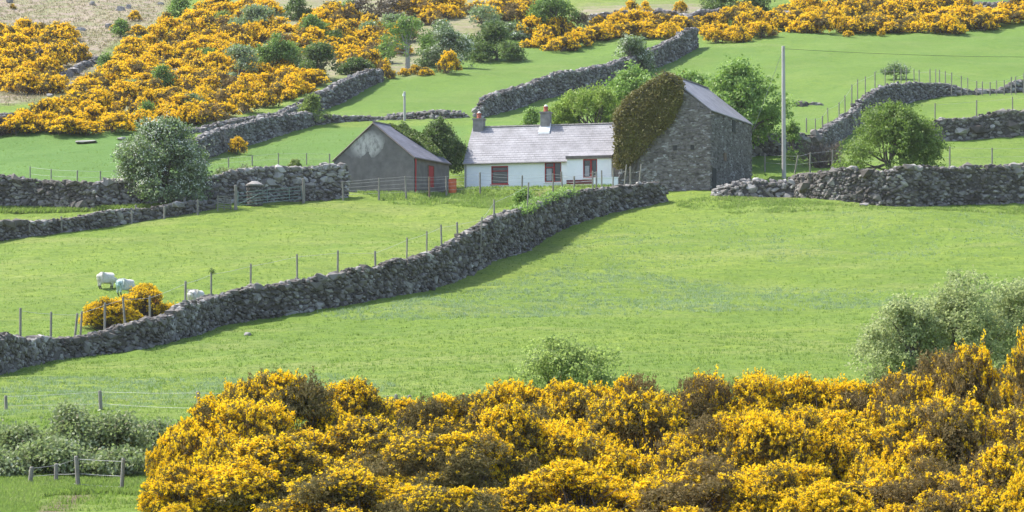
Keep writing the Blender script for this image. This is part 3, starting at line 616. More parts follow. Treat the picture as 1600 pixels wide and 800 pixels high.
def limbs(mb, targets, h0, r0, base=(0, 0, 0), lean=(0, 0)):
    top = np.array([lean[0], lean[1], h0]); b = np.array(base, float)
    k = 5; tt = np.linspace(0, 1, k)[:, None]
    trunk = b+(top-b)*tt+np.array([.06, .04, 0])*h0*np.sin(tt*4)*.4; trunk[0, 2] -= .4
    mb.tube(trunk, r0*np.linspace(1.3, .75, k), 8)
    for t_ in targets:
        st = trunk[rng.integers(2, k)]; mid = (st+t_)/2+rng.normal(0, .08, 3)*np.linalg.norm(t_-st)+np.array([0, 0, -.03])
        L_ = np.linalg.norm(t_-st); rr = r0*.45
        mb.tube([st, (st+mid)/2+rng.normal(0, .03, 3)*L_, mid, (mid+t_)/2, t_], [rr, rr*.8, rr*.6, rr*.4, rr*.2], 5)
        for q in range(2):
            e = t_+rng.normal(0, .11, 3)*L_; mb.tube([mid, (mid+e)/2+rng.normal(0, .04, 3)*L_, e], [rr*.4, rr*.25, rr*.1], 4)
def tree(name, px, py, top, w, mat, label, cat='tree', group=None, nl=14, n=None, ls=None, flat=.35, bark='bark', D=None, trunk_h=.3, dens=1., wind=0, sink=0, rl=(.2,.36), spread=1.0, depth=.85, carve=-.38, bloss=0, clump=1.9):
    """tree from its foot pixel, crown top row and width in the photograph's pixels"""
    g = G(px, py) if D is None else np.array([Xat(px, D, Zat(py, D)), D, 0]);
    if D is not None: g[2] = H(g[0], g[1])
    s_ = 1/ppm(g[1]); top_z = Zat(top, g[1]); h = top_z-g[2]; rx = w*s_/2; ry = rx*depth
    Lc_, Lr = lobes(nl, rx, ry, h, flat, rl); sc = np.array([rx, ry, min(h*.62, rx*1.1)])*1.0
    Lc_[:, 2] = np.minimum(Lc_[:, 2], h-Lr*sc[2]*.92)
    Lc_[:, 0] += wind*Lc_[:, 2]/h*rx
    if ls is None: ls = max(.045, 1.5*s_)
    area = rx*h*4*dens
    if n is None: n = int(min(60000, 2.6*area/(ls*ls)))
    root = empty(name, g, 0, label, cat, group)
    per = 20; nc = n//per+1; C, d, i = crown_pts(nc, Lc_, Lr, sc, .17); C[:, 2] = np.maximum(C[:, 2], .04*h)
    gap = np.sin(C[:, 0]*5.1/rx*1.6+px)*np.sin(C[:, 1]*4.7/rx*1.6)*np.sin(C[:, 2]*5.7/rx*1.6+py)+.35*rng.standard_normal(nc); keep_ = gap > carve; C, d = C[keep_], d[keep_]
    rc = ls*clump; C = np.repeat(C, per, 0)+rng.normal(0, 1, (len(C)*per, 3))*np.array([rc, rc, rc*.6]); dc = np.repeat(d, per, 0); d = unit(dc+.5*rng.standard_normal(dc.shape)); n = len(C)
    V, Fc = quads(C, rng.uniform(.6, 1.2, n)*ls, rng.uniform(.4, .8, n)*ls, d, spread)
    mb = MB(); mb.add(V, Fc)
    # stray shoots that break the outline
    ns = n//25; pick = rng.choice(n, ns); C2 = C[pick]+d[pick]*rx*rng.uniform(.02, .12, (ns, 1)); V, Fc = quads(np.repeat(C2, 2, 0)+rng.normal(0, ls, (2*ns, 3)), np.full(2*ns, ls), np.full(2*ns, ls*.6)); mb.add(V, Fc)
    mb.build('crown', MT[mat], root)
    if bloss:
        m_ = rng.random(nl) < .6; L2_, R2_ = Lc_[m_], Lr[m_]*1.03; nbq = int(n*bloss); C, d, i = crown_pts(nbq, L2_, R2_, sc, .05, -.1)
        ok = (np.sin(C[:, 0]*5)*np.sin(C[:, 2]*6+1)+rng.normal(0, .5, nbq)) > 0; C, d = C[ok]+d[ok]*.03, d[ok]; q = len(C)
        V, Fc = quads(C, rng.uniform(.5, 1., q)*ls*.8, rng.uniform(.4, .8, q)*ls*.8, d+np.array([0, 0, .5]), .7); mb = MB(); mb.add(V, Fc); mb.build('blossom', MT['may_blossom'], root)
    mb = MB(); limbs(mb, Lc_[:min(nl, 12)], h*trunk_h, max(.05, .035*h), lean=(wind*.2*rx, 0)); mb.build('trunk', MT[bark], root)
    return root

# gorse bushes -----------------------------------------------------
def gorse_proto(kind, seed, near):
    """unit bush: half width 1, half depth .9, height 1 (scaled per bush)"""
    global rng
    keep = rng; rng = np.random.default_rng(seed)
    bloom = dict(heavy=.90, medium=.56, sparse=.26, brown=.38)[kind]
    if not near: bloom = dict(heavy=.86, medium=.62, sparse=.2, brown=.34)[kind]
    nl = 30 if near else 12
    Lc_, Lr = lobes(nl, 1, .9, 1, .22, (.13,.32) if near else (.26,.42)); sc = np.array([1, 1, .85])
    Lc_[:, 2] = np.minimum(Lc_[:, 2], 1-Lr*.85)
    k0 = nl//4 if near else nl//3; th_ = np.arange(k0)*2*pi/k0+rng.random(k0)*.5; Lc_[:k0] = np.stack([np.cos(th_)*.72, np.sin(th_)*.65, rng.uniform(.12, .26, k0)], 1)
    lb = np.clip(bloom+rng.normal(0, .32, nl), .02, .97)
    ns = 5200 if near else 620
    C, d, i = crown_pts(ns, Lc_, Lr, sc, .10, -.35); ok = C[:, 2] > 0; C, d, i = C[ok], d[ok], i[ok]; ns = len(C)
    dirn = unit(d+np.array([0, 0, .55])+rng.normal(0, .3, d.shape))
    patch = .5+.5*np.sin(C[:, 0]*9+seed)*np.sin(C[:, 1]*8+1)*np.sin(C[:, 2]*10+2)
    inb = (rng.random(ns) < lb[i]*(.45+1.0*patch)) & (d[:, 2] > -.35)
    fo = MB(); bl = MB(); st = MB()
    if near:
        Ls = rng.uniform(.045, .10, ns)*np.where(rng.random(ns) < .06, 1.8, 1)
        for q in range(11):      # spiny shoots
            t_ = rng.uniform(0, 1, ns); Cq = C+dirn*(Ls*(t_*1.1-.15))[:, None]+rng.normal(0, .012, C.shape)
            V, Fc = quads(Cq, rng.uniform(.014, .028, ns), rng.uniform(.004, .008, ns), dirn*.6, 1.2); fo.add(V, Fc)
        nb = 14; Cb = C[inb]; db = dirn[inb]; Lb = Ls[inb]; m_ = len(Cb)
        for q in range(nb):
            t_ = .62+.42*rng.random(m_); Cq = Cb+db*(Lb*t_)[:, None]+rng.normal(0, .0135, Cb.shape)
            z_ = rng.uniform(.009, .0165, m_); V, Fc = quads(Cq, z_, z_*.85, db, 1.3); bl.add(V, Fc)
        ni = 5000; C2, d2, _ = crown_pts(ni, Lc_, Lr*.82, sc, .3, -.8); V, Fc = quads(C2, rng.uniform(.02, .045, ni), rng.uniform(.008, .016, ni)); fo.add(V, Fc, 1)
        for q in range(110):
            e = Lc_[rng.integers(nl)]+rng.normal(0, .13, 3); b0 = np.array([rng.normal(0, .2), rng.normal(0, .2), -.05]); mid = (b0+e)/2+rng.normal(0, .06, 3); st.tube([b0, mid, e], [.016, .010, .004], 4)
    else:
        for q in range(4):
            Cq = C+rng.normal(0, .035, C.shape); V, Fc = quads(Cq, rng.uniform(.035, .065, ns), rng.uniform(.014, .03, ns), d, 1.1); fo.add(V, Fc)
        Cb = C[inb]; db = d[inb]; m_ = len(Cb)
        for q in range(7):
            Cq = Cb+db*.04+rng.normal(0, .035, Cb.shape); z_ = rng.uniform(.03, .052, m_); V, Fc = quads(Cq, z_, z_*.8, db, 1.3); bl.add(V, Fc)
        ni = 900; C2, d2, _ = crown_pts(ni, Lc_, Lr*.8, sc, .3, -.8); V, Fc = quads(C2, rng.uniform(.05, .09, ni), rng.uniform(.03, .05, ni)); fo.add(V, Fc, 1)
        for q in range(8):
            e = Lc_[rng.integers(nl)]; b0 = np.array([rng.normal(0, .15), rng.normal(0, .15), -.1]); st.tube([b0, (b0+e)/2+rng.normal(0, .06, 3), e], [.025, .016, .006], 4)
    rng = keep
    mats = [MT['gorse_leaf'] if kind != 'brown' else MT['gorse_brown'], MT['gorse_brown'] if kind != 'sparse' else MT['gorse_leaf']]
    parts = []
    for nm, m_, mt in (('foliage', fo, mats), ('blossom', bl, [MT['bloom'] if near else MT['bloom_far']]), ('stem', st, [MT['gorse_stem']])):
        o = m_.build(nm, mt); parts.append((nm, o.data)); bpy.data.objects.remove(o)
    return parts
GP = {}
for k_i, k_ in enumerate(('heavy', 'medium', 'sparse', 'brown')):
    for v_ in range(2): GP[(k_, v_, True)] = gorse_proto(k_, 100+k_i*10+v_, True); 
    for v_ in range(3): GP[(k_, v_, False)] = gorse_proto(k_, 200+k_i*10+v_, False)
def gorse(g, w, h, kind, near, label, group, rz=None, dep=1.0):
    v_ = int(rng.integers(2 if near else 3)); r_ = empty('gorse_bush', g, rng.uniform(0, 6.28) if rz is None else rz, label, 'gorse bush', group)
    r_.scale = (w/2, w/2*dep, h)
    for nm, me in GP[(kind, v_, near)]:
        o = bpy.data.objects.new(nm, me); COL.objects.link(o); o.parent = r_
    return r_
# ------------------------------------------------------------------ foreground gorse bank
KN = dict(heavy='bright yellow', medium='golden', sparse='dark sparse', brown='brownish')
rowsG = [
 ('back', [(300,83,668,110,'medium'),(378,81,612,150,'medium'),(445,81,590,210,'sparse'),(545,83,606,190,'sparse'),(635,85,628,170,'sparse'),(715,84,622,180,'sparse'),(800,82,606,180,'medium'),(905,81,606,190,'medium'),(1000,80,600,200,'brown'),(1090,81,594,200,'brown'),(1195,81,588,190,'heavy'),(1290,81,594,200,'heavy'),(1385,80,592,190,'brown'),(1460,78,568,200,'brown'),(1545,77,552,200,'brown'),(1630,76,536,180,'medium')]),
 ('middle', [(292,75,694,120,'heavy'),(365,74,645,180,'heavy'),(470,74,655,210,'sparse'),(580,74,668,200,'sparse'),(690,75,676,200,'sparse'),(790,74,662,190,'sparse'),(900,73,650,200,'heavy'),(1000,73,650,200,'medium'),(1105,73,640,210,'brown'),(1215,73,638,200,'heavy'),(1315,73,645,200,'heavy'),(1420,72,630,200,'medium'),(1525,71,612,210,'brown'),(1620,71,600,190,'brown')]),
 ('front', [(318,68,736,170,'heavy'),(420,67,722,220,'sparse'),(540,66,728,220,'sparse'),(660,66,735,220,'sparse'),(775,66,722,210,'medium'),(890,66,728,220,'heavy'),(1000,66,730,210,'medium'),(1110,66,722,220,'brown'),(1225,66,718,220,'heavy'),(1340,66,722,220,'medium'),(1450,65,715,220,'brown'),(1560,65,700,230,'brown')]),
 ('lowest', [(278,62,785,110,'heavy'),(700,61,775,170,'sparse'),(1290,60,772,200,'heavy'),(1600,59,762,130,'heavy')])]
ordn = ['leftmost','second','third','fourth','fifth','sixth','seventh','eighth','ninth','tenth','eleventh','twelfth','thirteenth','fourteenth','fifteenth','sixteenth']
for rn, row in rowsG:
    for i, (px, D, top, w, kd) in enumerate(row):
        if rn != 'back': D += rng.uniform(-2.2, 2.2); top += rng.uniform(-26, 26) if rn != 'front' else rng.uniform(-30, 55); w *= rng.uniform(.9, 1.3)
        z0 = H(Xat(px, D, 0), D); x = Xat(px, D, z0); h = Zat(top, D)-z0; 
        gorse((x, D, z0), w/ppm(D)*1.14, max(h*1.02, .9), kd, True, f'{KN[kd]} gorse bush, {ordn[i]}{"" if i == 0 else " from left"}, {rn} row of the foreground bank', 'gorse bushes of the foreground bank')
# two bushes by the sheep
for (px, py, top, w, lb) in ((163,521,466,98,'left and lower of the two gorse bushes behind the long wall near the sheep'),(222,503,448,108,'right and larger of the two yellow gorse bushes behind the long wall near the sheep')):
    g = G(px, py); g = g+np.array([0, 1.9, 0]); g[2] = H(g[0], g[1]); h = Zat(top, g[1])-g[2]; gorse(g, w/ppm(g[1]), h, 'heavy', True, lb, 'gorse bushes near the sheep')

# ------------------------------------------------------------------ hillside gorse
zones = [
 ('upper left patch', [(-10,62),(50,56),(98,58),(92,72),(60,80),(100,92),(104,106),(75,112),(85,138),(70,148),(35,150),(-10,142)], ('medium','heavy','heavy','medium')),
 ('slope above diagonal wall', [(325,20),(380,14),(440,18),(400,60),(375,90),(375,108),(420,110),(480,112),(485,130),(480,146),(420,172),(330,192),(225,204),(100,214),(25,212),(20,190),(100,172),(130,150),(112,138),(180,128),(178,96),(215,80),(270,52),(295,40)], ('heavy','medium','heavy','heavy','brown')),
 ('middle hillside scrub', [(400,55),(470,50),(500,30),(545,25),(560,42),(600,50),(640,70),(612,92),(600,112),(545,108),(490,80),(430,76)], ('medium','heavy','brown','medium')),
 ('top edge left of round tree', [(620,20),(640,6),(700,6),(712,38),(670,40)], ('medium','brown')),
 ('beside the round dark tree', [(745,22),(780,8),(830,12),(835,38),(795,46)], ('brown','medium','brown')),
 ('field edge under round dark tree', [(815,58),(860,52),(900,62),(930,62),(925,72),(850,84),(825,80)], ('medium','heavy')),
 ('strip below pale loose wall', [(932,50),(985,46),(1040,44),(1085,46),(1060,60),(1000,66),(940,64)], ('heavy','medium')),
 ('bank above the ivy gable', [(1102,38),(1150,30),(1205,36),(1212,50),(1180,62),(1120,68)], ('heavy','medium')),
 ('long upper right bank', [(1228,30),(1260,18),(1330,16),(1380,6),(1500,4),(1500,24),(1560,34),(1570,44),(1480,54),(1380,58),(1300,52),(1238,52)], ('heavy','medium','heavy','medium')),
 ('upper right corner', [(1575,28),(1615,20),(1615,34),(1580,34)], ('heavy',)),
]
ordr = ['top']+ordn[1:]
def rank(pts):      # rows from the top, then order in the row
    idx = sorted(range(len(pts)), key=lambda i: pts[i][1]); rows = []; per = 9
    nr = max(1, round(len(idx)/per)); out = {}
    for r_ in range(nr):
        ch = idx[r_*len(idx)//nr:(r_+1)*len(idx)//nr]
        for q, i in enumerate(sorted(ch, key=lambda i: pts[i][0])): out[i] = (r_, q, nr)
    return out
gr = np.random.default_rng(5)
for (zn, poly, kinds) in zones:
    pa = np.array(poly); lo, hi_ = pa.min(0), pa.max(0); pts = []
    for k in range(6000):
        x, y = gr.uniform(lo[0], hi_[0]), gr.uniform(lo[1], hi_[1])
        if not inpoly(np.array([x]), np.array([y]), poly)[0]: continue
        if all(((x-a)/27)**2+((y-b)/12.5)**2 > 1 for a, b in pts): pts.append((x, y))
    rk = rank(pts)
    for i, (x, y) in enumerate(pts):
        g = G(x, y); kd = kinds[int(gr.integers(len(kinds)))]; w = gr.uniform(50, 78)/ppm(g[1]); h = gr.uniform(21, 34)/ppm(g[1])
        r_, q, nr = rk[i]
        gorse(g, w, h, kd, False, f'{KN[kd]} gorse bush, {ordn[min(q,15)]}{"" if q == 0 else " from left"}'+(f', {ordr[r_]} row down' if nr > 1 else '')+f', {zn}', 'gorse bushes on the hillside')
for (px, py, w, h, kd, lb) in [(701,115,42,34,'heavy','round bright gorse bush alone at the top corner of the green field'),(372,241,36,26,'heavy','single round gorse bush in front of the steep dark wall'),
    (125,97,40,28,'medium','lone gorse bush right of the upper left patch, above the broken stone line'),(210,33,24,16,'heavy','small gorse bush at the top of the rough slope'),(188,50,34,20,'brown','small mottled gorse clump beside a green shrub on the rough slope'),
    (215,54,40,14,'medium','low spreading gorse at the upper end of the left slope'),(20,14,12,8,'brown','tiny gorse bush near the upper left corner'),(262,42,34,24,'medium','gorse bush under the green shrub on the skyline slope'),
    (576,130,32,22,'heavy','gorse bush on the top end of the diagonal wall'),(602,124,36,30,'brown','dark rounded gorse bush beside the top end of the diagonal wall'),(631,119,22,12,'heavy','low gorse tuft right of the diagonal wall end'),
    (650,116,26,14,'medium','small gorse bush on the upper field edge beneath the pale birch'),(664,118,30,14,'medium','low gorse bush left of the round bright one'),(985,27,34,26,'heavy','upright gorse bush on the pale loose wall, left of a pair'),
    (1009,24,28,22,'heavy','upright gorse bush on the pale loose wall, right of a pair'),(1064,20,26,18,'heavy','gorse bush at the right end of the pale loose wall'),(934,44,28,20,'medium','gorse bush at the left end of the pale loose wall'),
    (1026,35,18,16,'medium','small gorse bush in a gap of the pale loose wall'),(885,78,30,26,'medium','gorse bush jutting into the field right of the dark tree'),(915,66,28,18,'heavy','round gorse bush at the left end of the yellow strip'),
    ]:
    g = G(px, py); gorse(g, w/ppm(g[1]), h/ppm(g[1]), kd, False, lb, 'gorse bushes on the hillside')
for (px, py, w, h, kd, lb) in [(1259,52,28,22,'brown','small dark gorse bush in front of the left end of the upper right bank'),(1310,52,36,26,'heavy','bright cushion shaped gorse bush at the front of the upper right bank'),(1325,58,20,10,'heavy','low yellow gorse tuft on the grass under the upper right bank'),
    (1377,57,16,11,'heavy','tiny gorse bush at the lower edge of the upper right bank'),(42,208,60,34,'heavy','large gorse bush at the lower left end of the left slope'),(105,208,34,26,'heavy','bright gorse bush in the lower left group of the slope'),(197,198,12,10,'heavy','small orange gorse tuft at the foot of the slope near the hawthorn'),(1160,66,34,24,'heavy','bright gorse bush at the lower right of the bank behind the ivy gable'),(1118,67,36,22,'heavy','gorse bush at the lower left of the bank behind the ivy gable')]:
    g = G(px, py); gorse(g, w/ppm(g[1]), h/ppm(g[1]), kd, False, lb, 'gorse bushes on the hillside')

# ------------------------------------------------------------------ trees and shrubs
tree('hawthorn_tree', 250,321,178,170,'leaf_haw_pale','large pale silvery hawthorn in front of the left boulder wall', nl=52, ls=.10, n=30000, flat=.12, trunk_h=.22, bloss=.3, carve=-1.5)
tree('holly_tree', 684,292,184,100,'leaf_dark','round dark evergreen tree between the outhouse and the cottage', nl=26, n=22000, ls=.085, D=216, flat=.28, trunk_h=.3, carve=-2)
tree('sycamore_tree', 1160,275,92,190,'leaf_bright','big leafy sycamore behind the barn roof, left of the utility pole', nl=34, n=26000, ls=.14, D=224, flat=.2)
tree('sycamore_tree', 1080,262,100,120,'leaf_bright','pale green sycamore top showing above the barn ridge', nl=22, n=14000, ls=.14, D=228, flat=.2)
tree('elder_tree', 985,250,102,150,'leaf_bright','bright fresh green tree behind the ivy clad gable', nl=24, n=16000, ls=.13, D=228, flat=.2)
tree('elder_tree', 925,245,128,130,'leaf_yellowish','soft yellow green shrub behind the right end of the cottage roof','shrub', nl=14, n=14000, ls=.09, D=226)
tree('elder_tree', 868,240,162,100,'leaf_yellowish','low yellow green shrub behind the cottage ridge, right of the middle chimney','shrub', nl=10, n=8000, ls=.09, D=226)
tree('elder_tree', 828,240,162,40,'leaf_bright','small upright green shrub behind the cottage ridge, left of the middle chimney','shrub', nl=8, n=5000, ls=.09, D=225)
tree('hawthorn_tree', 1390,306,158,188,'leaf_haw_green','broad green hawthorn growing over the tall wall at right', nl=34, n=28000, ls=.095, flat=.25, trunk_h=.3, D=207.5, carve=-.75)
tree('hawthorn_tree', 888,690,524,215,'leaf_haw_light','green hawthorn rising behind the middle of the foreground gorse', nl=38, n=22000, ls=.052, flat=.35, D=92, rl=(.2,.34))
tree('willow_tree', 1420,640,440,190,'leaf_willow','pale grey green willow behind the foreground gorse, leftmost of three', nl=44, n=16000, ls=.058, flat=.15, D=95, rl=(.2,.36), spread=1.4, carve=-2)
tree('willow_tree', 1505,640,412,240,'leaf_willow','pale grey green willow behind the foreground gorse, middle of three', nl=56, n=21000, ls=.058, flat=.15, D=96, rl=(.2,.36), spread=1.4, carve=-2)
tree('willow_tree', 1605,640,396,230,'leaf_willow','tallest pale willow, cut by the right frame edge', nl=50, n=20000, ls=.058, flat=.15, D=97, rl=(.2,.36), spread=1.4, carve=-2)
T = [ # px, foot, top, width, material, name, label
 (988,116,54,76,'leaf_haw_pale','hawthorn_tree','pale hawthorn leaning over the curved wall high behind the barn'),
 (488,194,146,54,'leaf_olive','hawthorn_tree','small hawthorn at the fork of the diagonal walls'),
 (862,56,-12,86,'leaf_green','round_tree','large round dark green tree at the top edge above the middle field'),
 (1130,26,-18,80,'leaf_dark','dark_tree','dark tree at the top edge above the upper bank, left of two'),
 (1180,20,-16,66,'leaf_dark','dark_tree','dark tree at the top edge above the upper bank, right of two'),
 (776,94,32,106,'leaf_dark','hawthorn_tree','broad flat topped dark hawthorn at the field edge'),
 (700,106,38,96,'leaf_haw_pale','hawthorn_tree','whitish flowering hawthorn left of the flat topped dark one'),
 (755,46,4,62,'leaf_grey','scrub_bush','grey leafless looking bush above the flat topped hawthorn'),
 (636,112,18,96,'leaf_green','birch_tree','slender pale birch with a visible trunk above the green field'),
 (434,122,50,80,'leaf_green','round_tree','rounded light green tree in the gorse slope above the diagonal wall'),
 (376,136,58,72,'leaf_grey','willow_tree','upright grey green willow in the middle of the gorse slope'),
 (498,124,60,82,'leaf_dark','hawthorn_tree','dark hawthorn with pale tips right of the light green tree'),
 (487,60,22,48,'leaf_green','round_tree','small mid green tree above the dark hawthorn in the scrub'),
 (400,54,8,84,'leaf_grey','willow_tree','wide grey willow near the top of the gorse slope'),
 (462,30,-8,44,'leaf_dark','dark_tree','dark green tree at the top edge beside the wide grey willow'),
 (282,26,-6,40,'leaf_green','green_shrub','bright green shrub at the top edge left of the gorse slope'),
 (560,32,-8,66,'leaf_brown','scrub_bush','brownish leafless bush at the top edge, left of two'),
 (608,26,-6,56,'leaf_brown','scrub_bush','brownish leafless bush at the top edge, right of two'),
 (545,30,0,26,'leaf_green','green_shrub','narrow green shrub between the top edge gorse and the brown bushes'),
 (600,100,70,46,'leaf_dark','dark_shrub','low dark green shrub in the gorse above the diagonal wall end'),
 (610,50,22,60,'leaf_grey','scrub_bush','loose grey green scrub left of the slender birch'),
 (560,115,92,60,'leaf_dark','dark_shrub','dark low shrub at the foot of the scrub behind the wall'),
 (228,192,154,28,'leaf_green','green_shrub','small upright green shrub at the foot of the gorse slope'),
 (188,58,30,24,'leaf_green','green_shrub','small green shrub inside the mottled gorse clump'),
 (165,110,82,20,'leaf_green','green_shrub','small green shrub above the broken stone line'),
 (255,145,100,40,'leaf_green','green_shrub','green shrub half hidden in the middle of the gorse slope'),
 (690,70,30,60,'leaf_haw_pale','hawthorn_tree','small whitish hawthorn behind the flowering one'),
 (905,52,20,60,'leaf_brown','scrub_bush','brown shaded bush right of the large round tree'),
 (1400,124,98,50,'leaf_grey','bare_bush','thin grey bush behind the posts of the arched wall'),
 (800,60,36,60,'leaf_haw_pale','hawthorn_tree','pale flecked hawthorn tucked against the round dark tree'),
 (1345,12,-14,60,'leaf_brown','scrub_bush','brown bush at the top edge in the upper right bank, left of two'),
 (1490,12,-10,40,'leaf_brown','scrub_bush','brown bush at the top edge in the upper right bank, right of two'),
 (1240,250,182,44,'leaf_green','green_shrub','small loose tree right of the utility pole foot'),
 (385,282,260,60,'leaf_bramble','ivy_shrub','ivy spilling over the boulder wall above the round gate pillar'),
 (350,285,264,40,'leaf_bramble','ivy_shrub','low ivy on the boulder wall left of the round gate pillar'),
 (320,100,74,34,'leaf_green','green_shrub','green shrub in the upper part of the gorse slope, left of the grey willow'),
 (205,150,126,30,'leaf_grey','grey_shrub','grey green shrub among the gorse right of the broken stone line'),
 (300,176,146,34,'leaf_haw_pale','grey_shrub','pale shrub low in the gorse slope above the large hawthorn'),
 (455,96,66,34,'leaf_olive','green_shrub','olive shrub tucked between the light green tree and the dark hawthorn'),
 (520,74,46,40,'leaf_dark','dark_shrub','dark shrub in the middle scrub left of the slender birch'),
 (575,62,34,36,'leaf_grey','grey_shrub','pale grey shrub in the middle scrub under the brownish bushes'),
 (350,42,18,34,'leaf_olive','green_shrub','olive shrub at the top of the gorse slope'),
 (60,100,76,34,'leaf_brown','scrub_bush','brown bush in the middle of the upper left gorse patch'),
 (668,86,52,40,'leaf_green','green_shrub','green shrub between the slender birch and the flowering hawthorn'),
 (730,84,52,36,'leaf_olive','green_shrub','olive shrub between the flowering hawthorn and the flat topped one'),
 (820,322,296,34,'leaf_bright','green_shrub','small leafy shrub by the wall top before the cottage'),
]
for (px, py, top, w, mt, nm, lb) in T:
    brk = 'bark_pale' if 'birch' in nm else 'bark'; fl = .3 if 'birch' in nm else .12
    thin = nm in ('birch_tree', 'bare_bush', 'scrub_bush')
    g = G(px, py); s_ = 1/ppm(g[1])
    tree(nm, px, py, top, w, mt, lb, 'tree' if 'tree' in nm else 'shrub', nl=20, ls=max(.10, 2.0*s_), n=int((1800 if thin else 4600)*(w/60)**1.3), flat=fl, bark=brk, trunk_h=.45 if 'birch' in nm else .25, bloss=.35 if mt == 'leaf_haw_pale' else 0)
# ivy stump by the gate
g = G(461, 290); r_ = empty('ivy_stump', g, 0, 'small dead trunk topped with a ball of ivy behind the gate', 'tree stump')
mb = MB(); mb.tube([(0,0,-.6),(.1,0,.2),(-.05,0,.9),(0,0,1.3)], [.18,.14,.13,.1], 7); mb.build('trunk', MT['bark'], r_)
C, d, i = crown_pts(1800, np.array([[0,0,1.45],[.2,0,1.2],[-.2,.1,1.3]]), np.array([.45,.35,.4]), np.array([1.,1,1]), .12); V, Fc = quads(C, rng.uniform(.04,.08,1800), rng.uniform(.03,.06,1800), d, .8); mb = MB(); mb.add(V, Fc); mb.build('crown', MT['leaf_olive'], r_)
# bare shrub right of the pole
g = G(1285, 262); r_ = empty('bare_shrub', g, 0, 'tangled leafless grey shrub between the utility pole and the right hand hawthorn', 'shrub')
mb = MB()
for k in range(130):
    e = np.array([rng.uniform(-1.9, 1.7), rng.uniform(-.9, .9), rng.uniform(.2, 2.1)]); b0 = np.array([rng.normal(0, .3), rng.normal(0, .2), -.1]); mid = (b0+e)/2+rng.normal(0, .2, 3)
    mb.tube([b0, mid, e], [.035, .022, .01], 4)
    for q in range(4): e2 = e+rng.normal(0, .3, 3); mb.tube([(mid+e)/2, (mid+e)/4+e2/2+rng.normal(0,.05,3), e2], [.014, .010, .005], 3)
mb.build('twig', MT['gorse_stem'], r_)

# ivy on the barn gable, thick and overhanging its left edge
ivp = [(1040,113),(1052,117),(1066,124),(1069,140),(1068,158),(1060,174),(1052,190),(1040,203),(1027,214),(1014,228),(1003,243),(990,254),(975,264),(970,262),(962,235),(960,210),(957,190),(958,172),(968,163),(985,148),(1010,130)]
lv = []; k = 0
while len(lv) < 24000:
    px, py = rng.uniform(952, 1072), rng.uniform(108, 270)
    if not inpoly(np.array([px]), np.array([py]), ivp)[0]: continue
    x, z = local(BARN, px, py); lv.append((x, z))
lv = np.array(lv); nI = len(lv)
edge = np.clip((lv[:, 0]+Wd+.5)/.9, 0, 1); cl = .5+.5*np.sin(lv[:, 0]*3.1+1)*np.sin(lv[:, 1]*2.7); cl2 = .5+.5*np.sin(lv[:, 0]*8.3+lv[:, 1]*3)*np.sin(lv[:, 1]*7.1+2)
yy = -(.14+.20*cl+.12*cl2*rng.random(nI))*np.sqrt(rng.random(nI)*.6+.4)
C = np.stack([lv[:, 0], yy, lv[:, 1]], 1); back = C[:, 0] < -Wd+.1; C[back, 1] += rng.uniform(0, 1.6, back.sum())
top_lim = ze+(zr-ze)*(1-np.abs(C[:, 0]+Wd/2)/(Wd/2)); hi_m = C[:, 2] > top_lim-.1; C[hi_m, 1] += rng.uniform(0, .7, hi_m.sum()); C[hi_m, 2] += .1*rng.random(hi_m.sum())
C[:4500] += rng.normal(0, 1, (4500, 3))*np.array([.17, .12, .17]); C[:, 1] = np.minimum(C[:, 1], np.where(C[:, 0] > -Wd, np.where(hi_m, 9, -.03), 9))
V, Fc = quads(C, rng.uniform(.045, .09, nI), rng.uniform(.035, .065, nI), np.tile([[0, -1., .35]], (nI, 1)), 1.2)
r_ = empty('ivy', BARN['o'], -BARN['a'], 'thick brown green ivy covering the left half of the barn gable', 'ivy')
mb = MB(); mb.add(V, Fc)
side = 2600; Cs_ = np.stack([-Wd-rng.uniform(.05, .5, side), rng.uniform(-.3, 1.6, side), rng.uniform(2.2, ze+.2, side)], 1); V, Fc = quads(Cs_, rng.uniform(.05, .1, side), rng.uniform(.04, .08, side)); mb.add(V, Fc)
mb.build('foliage', MT['leaf_ivy'], r_)
mb = MB()
for q in range(9):
    b0 = local(BARN, rng.uniform(968, 990), 268); e = local(BARN, *[(985,150),(1000,140),(1020,128),(1040,122),(1055,130),(1062,150),(1045,185),(1020,205),(975,175)][q])
    mb.tube([(b0[0], -.03, b0[1]-.5), ((b0[0]+e[0])/2-.2, -.06, (b0[1]+e[1])/2), (e[0], -.05, e[1])], [.06, .04, .015], 5)
mb.build('stem', MT['bark'], r_)
# ivy mat over the far end of the outhouse roof
nI = 7000; t1 = rng.random(nI); yl = L2*.45+rng.random(nI)*(L2*.62); lim = np.clip((yl-L2*.45)/(L2*.35), 0, 1)
dx = rng.random(nI)*(.15+lim*.75)*Wd2/2
C = np.stack([-Wd2/2+dx-.1, yl, zr2-(dx/(Wd2/2))*(zr2-ze2)+.1+rng.random(nI)*(.10+.45*lim*(.5+.5*np.sin(yl*3+dx*2)))], 1)
V, Fc = quads(C, rng.uniform(.05, .10, nI), rng.uniform(.04, .07, nI), np.tile([[.4, -.3, .8]], (nI, 1)), 1.0)
mb = MB(); mb.add(V, Fc); r_ = empty('ivy', OUT['o'], -OUT['a'], 'green ivy mat creeping over the ridge of the outhouse roof', 'ivy'); mb.build('foliage', MT['leaf_ivy_green'], r_)
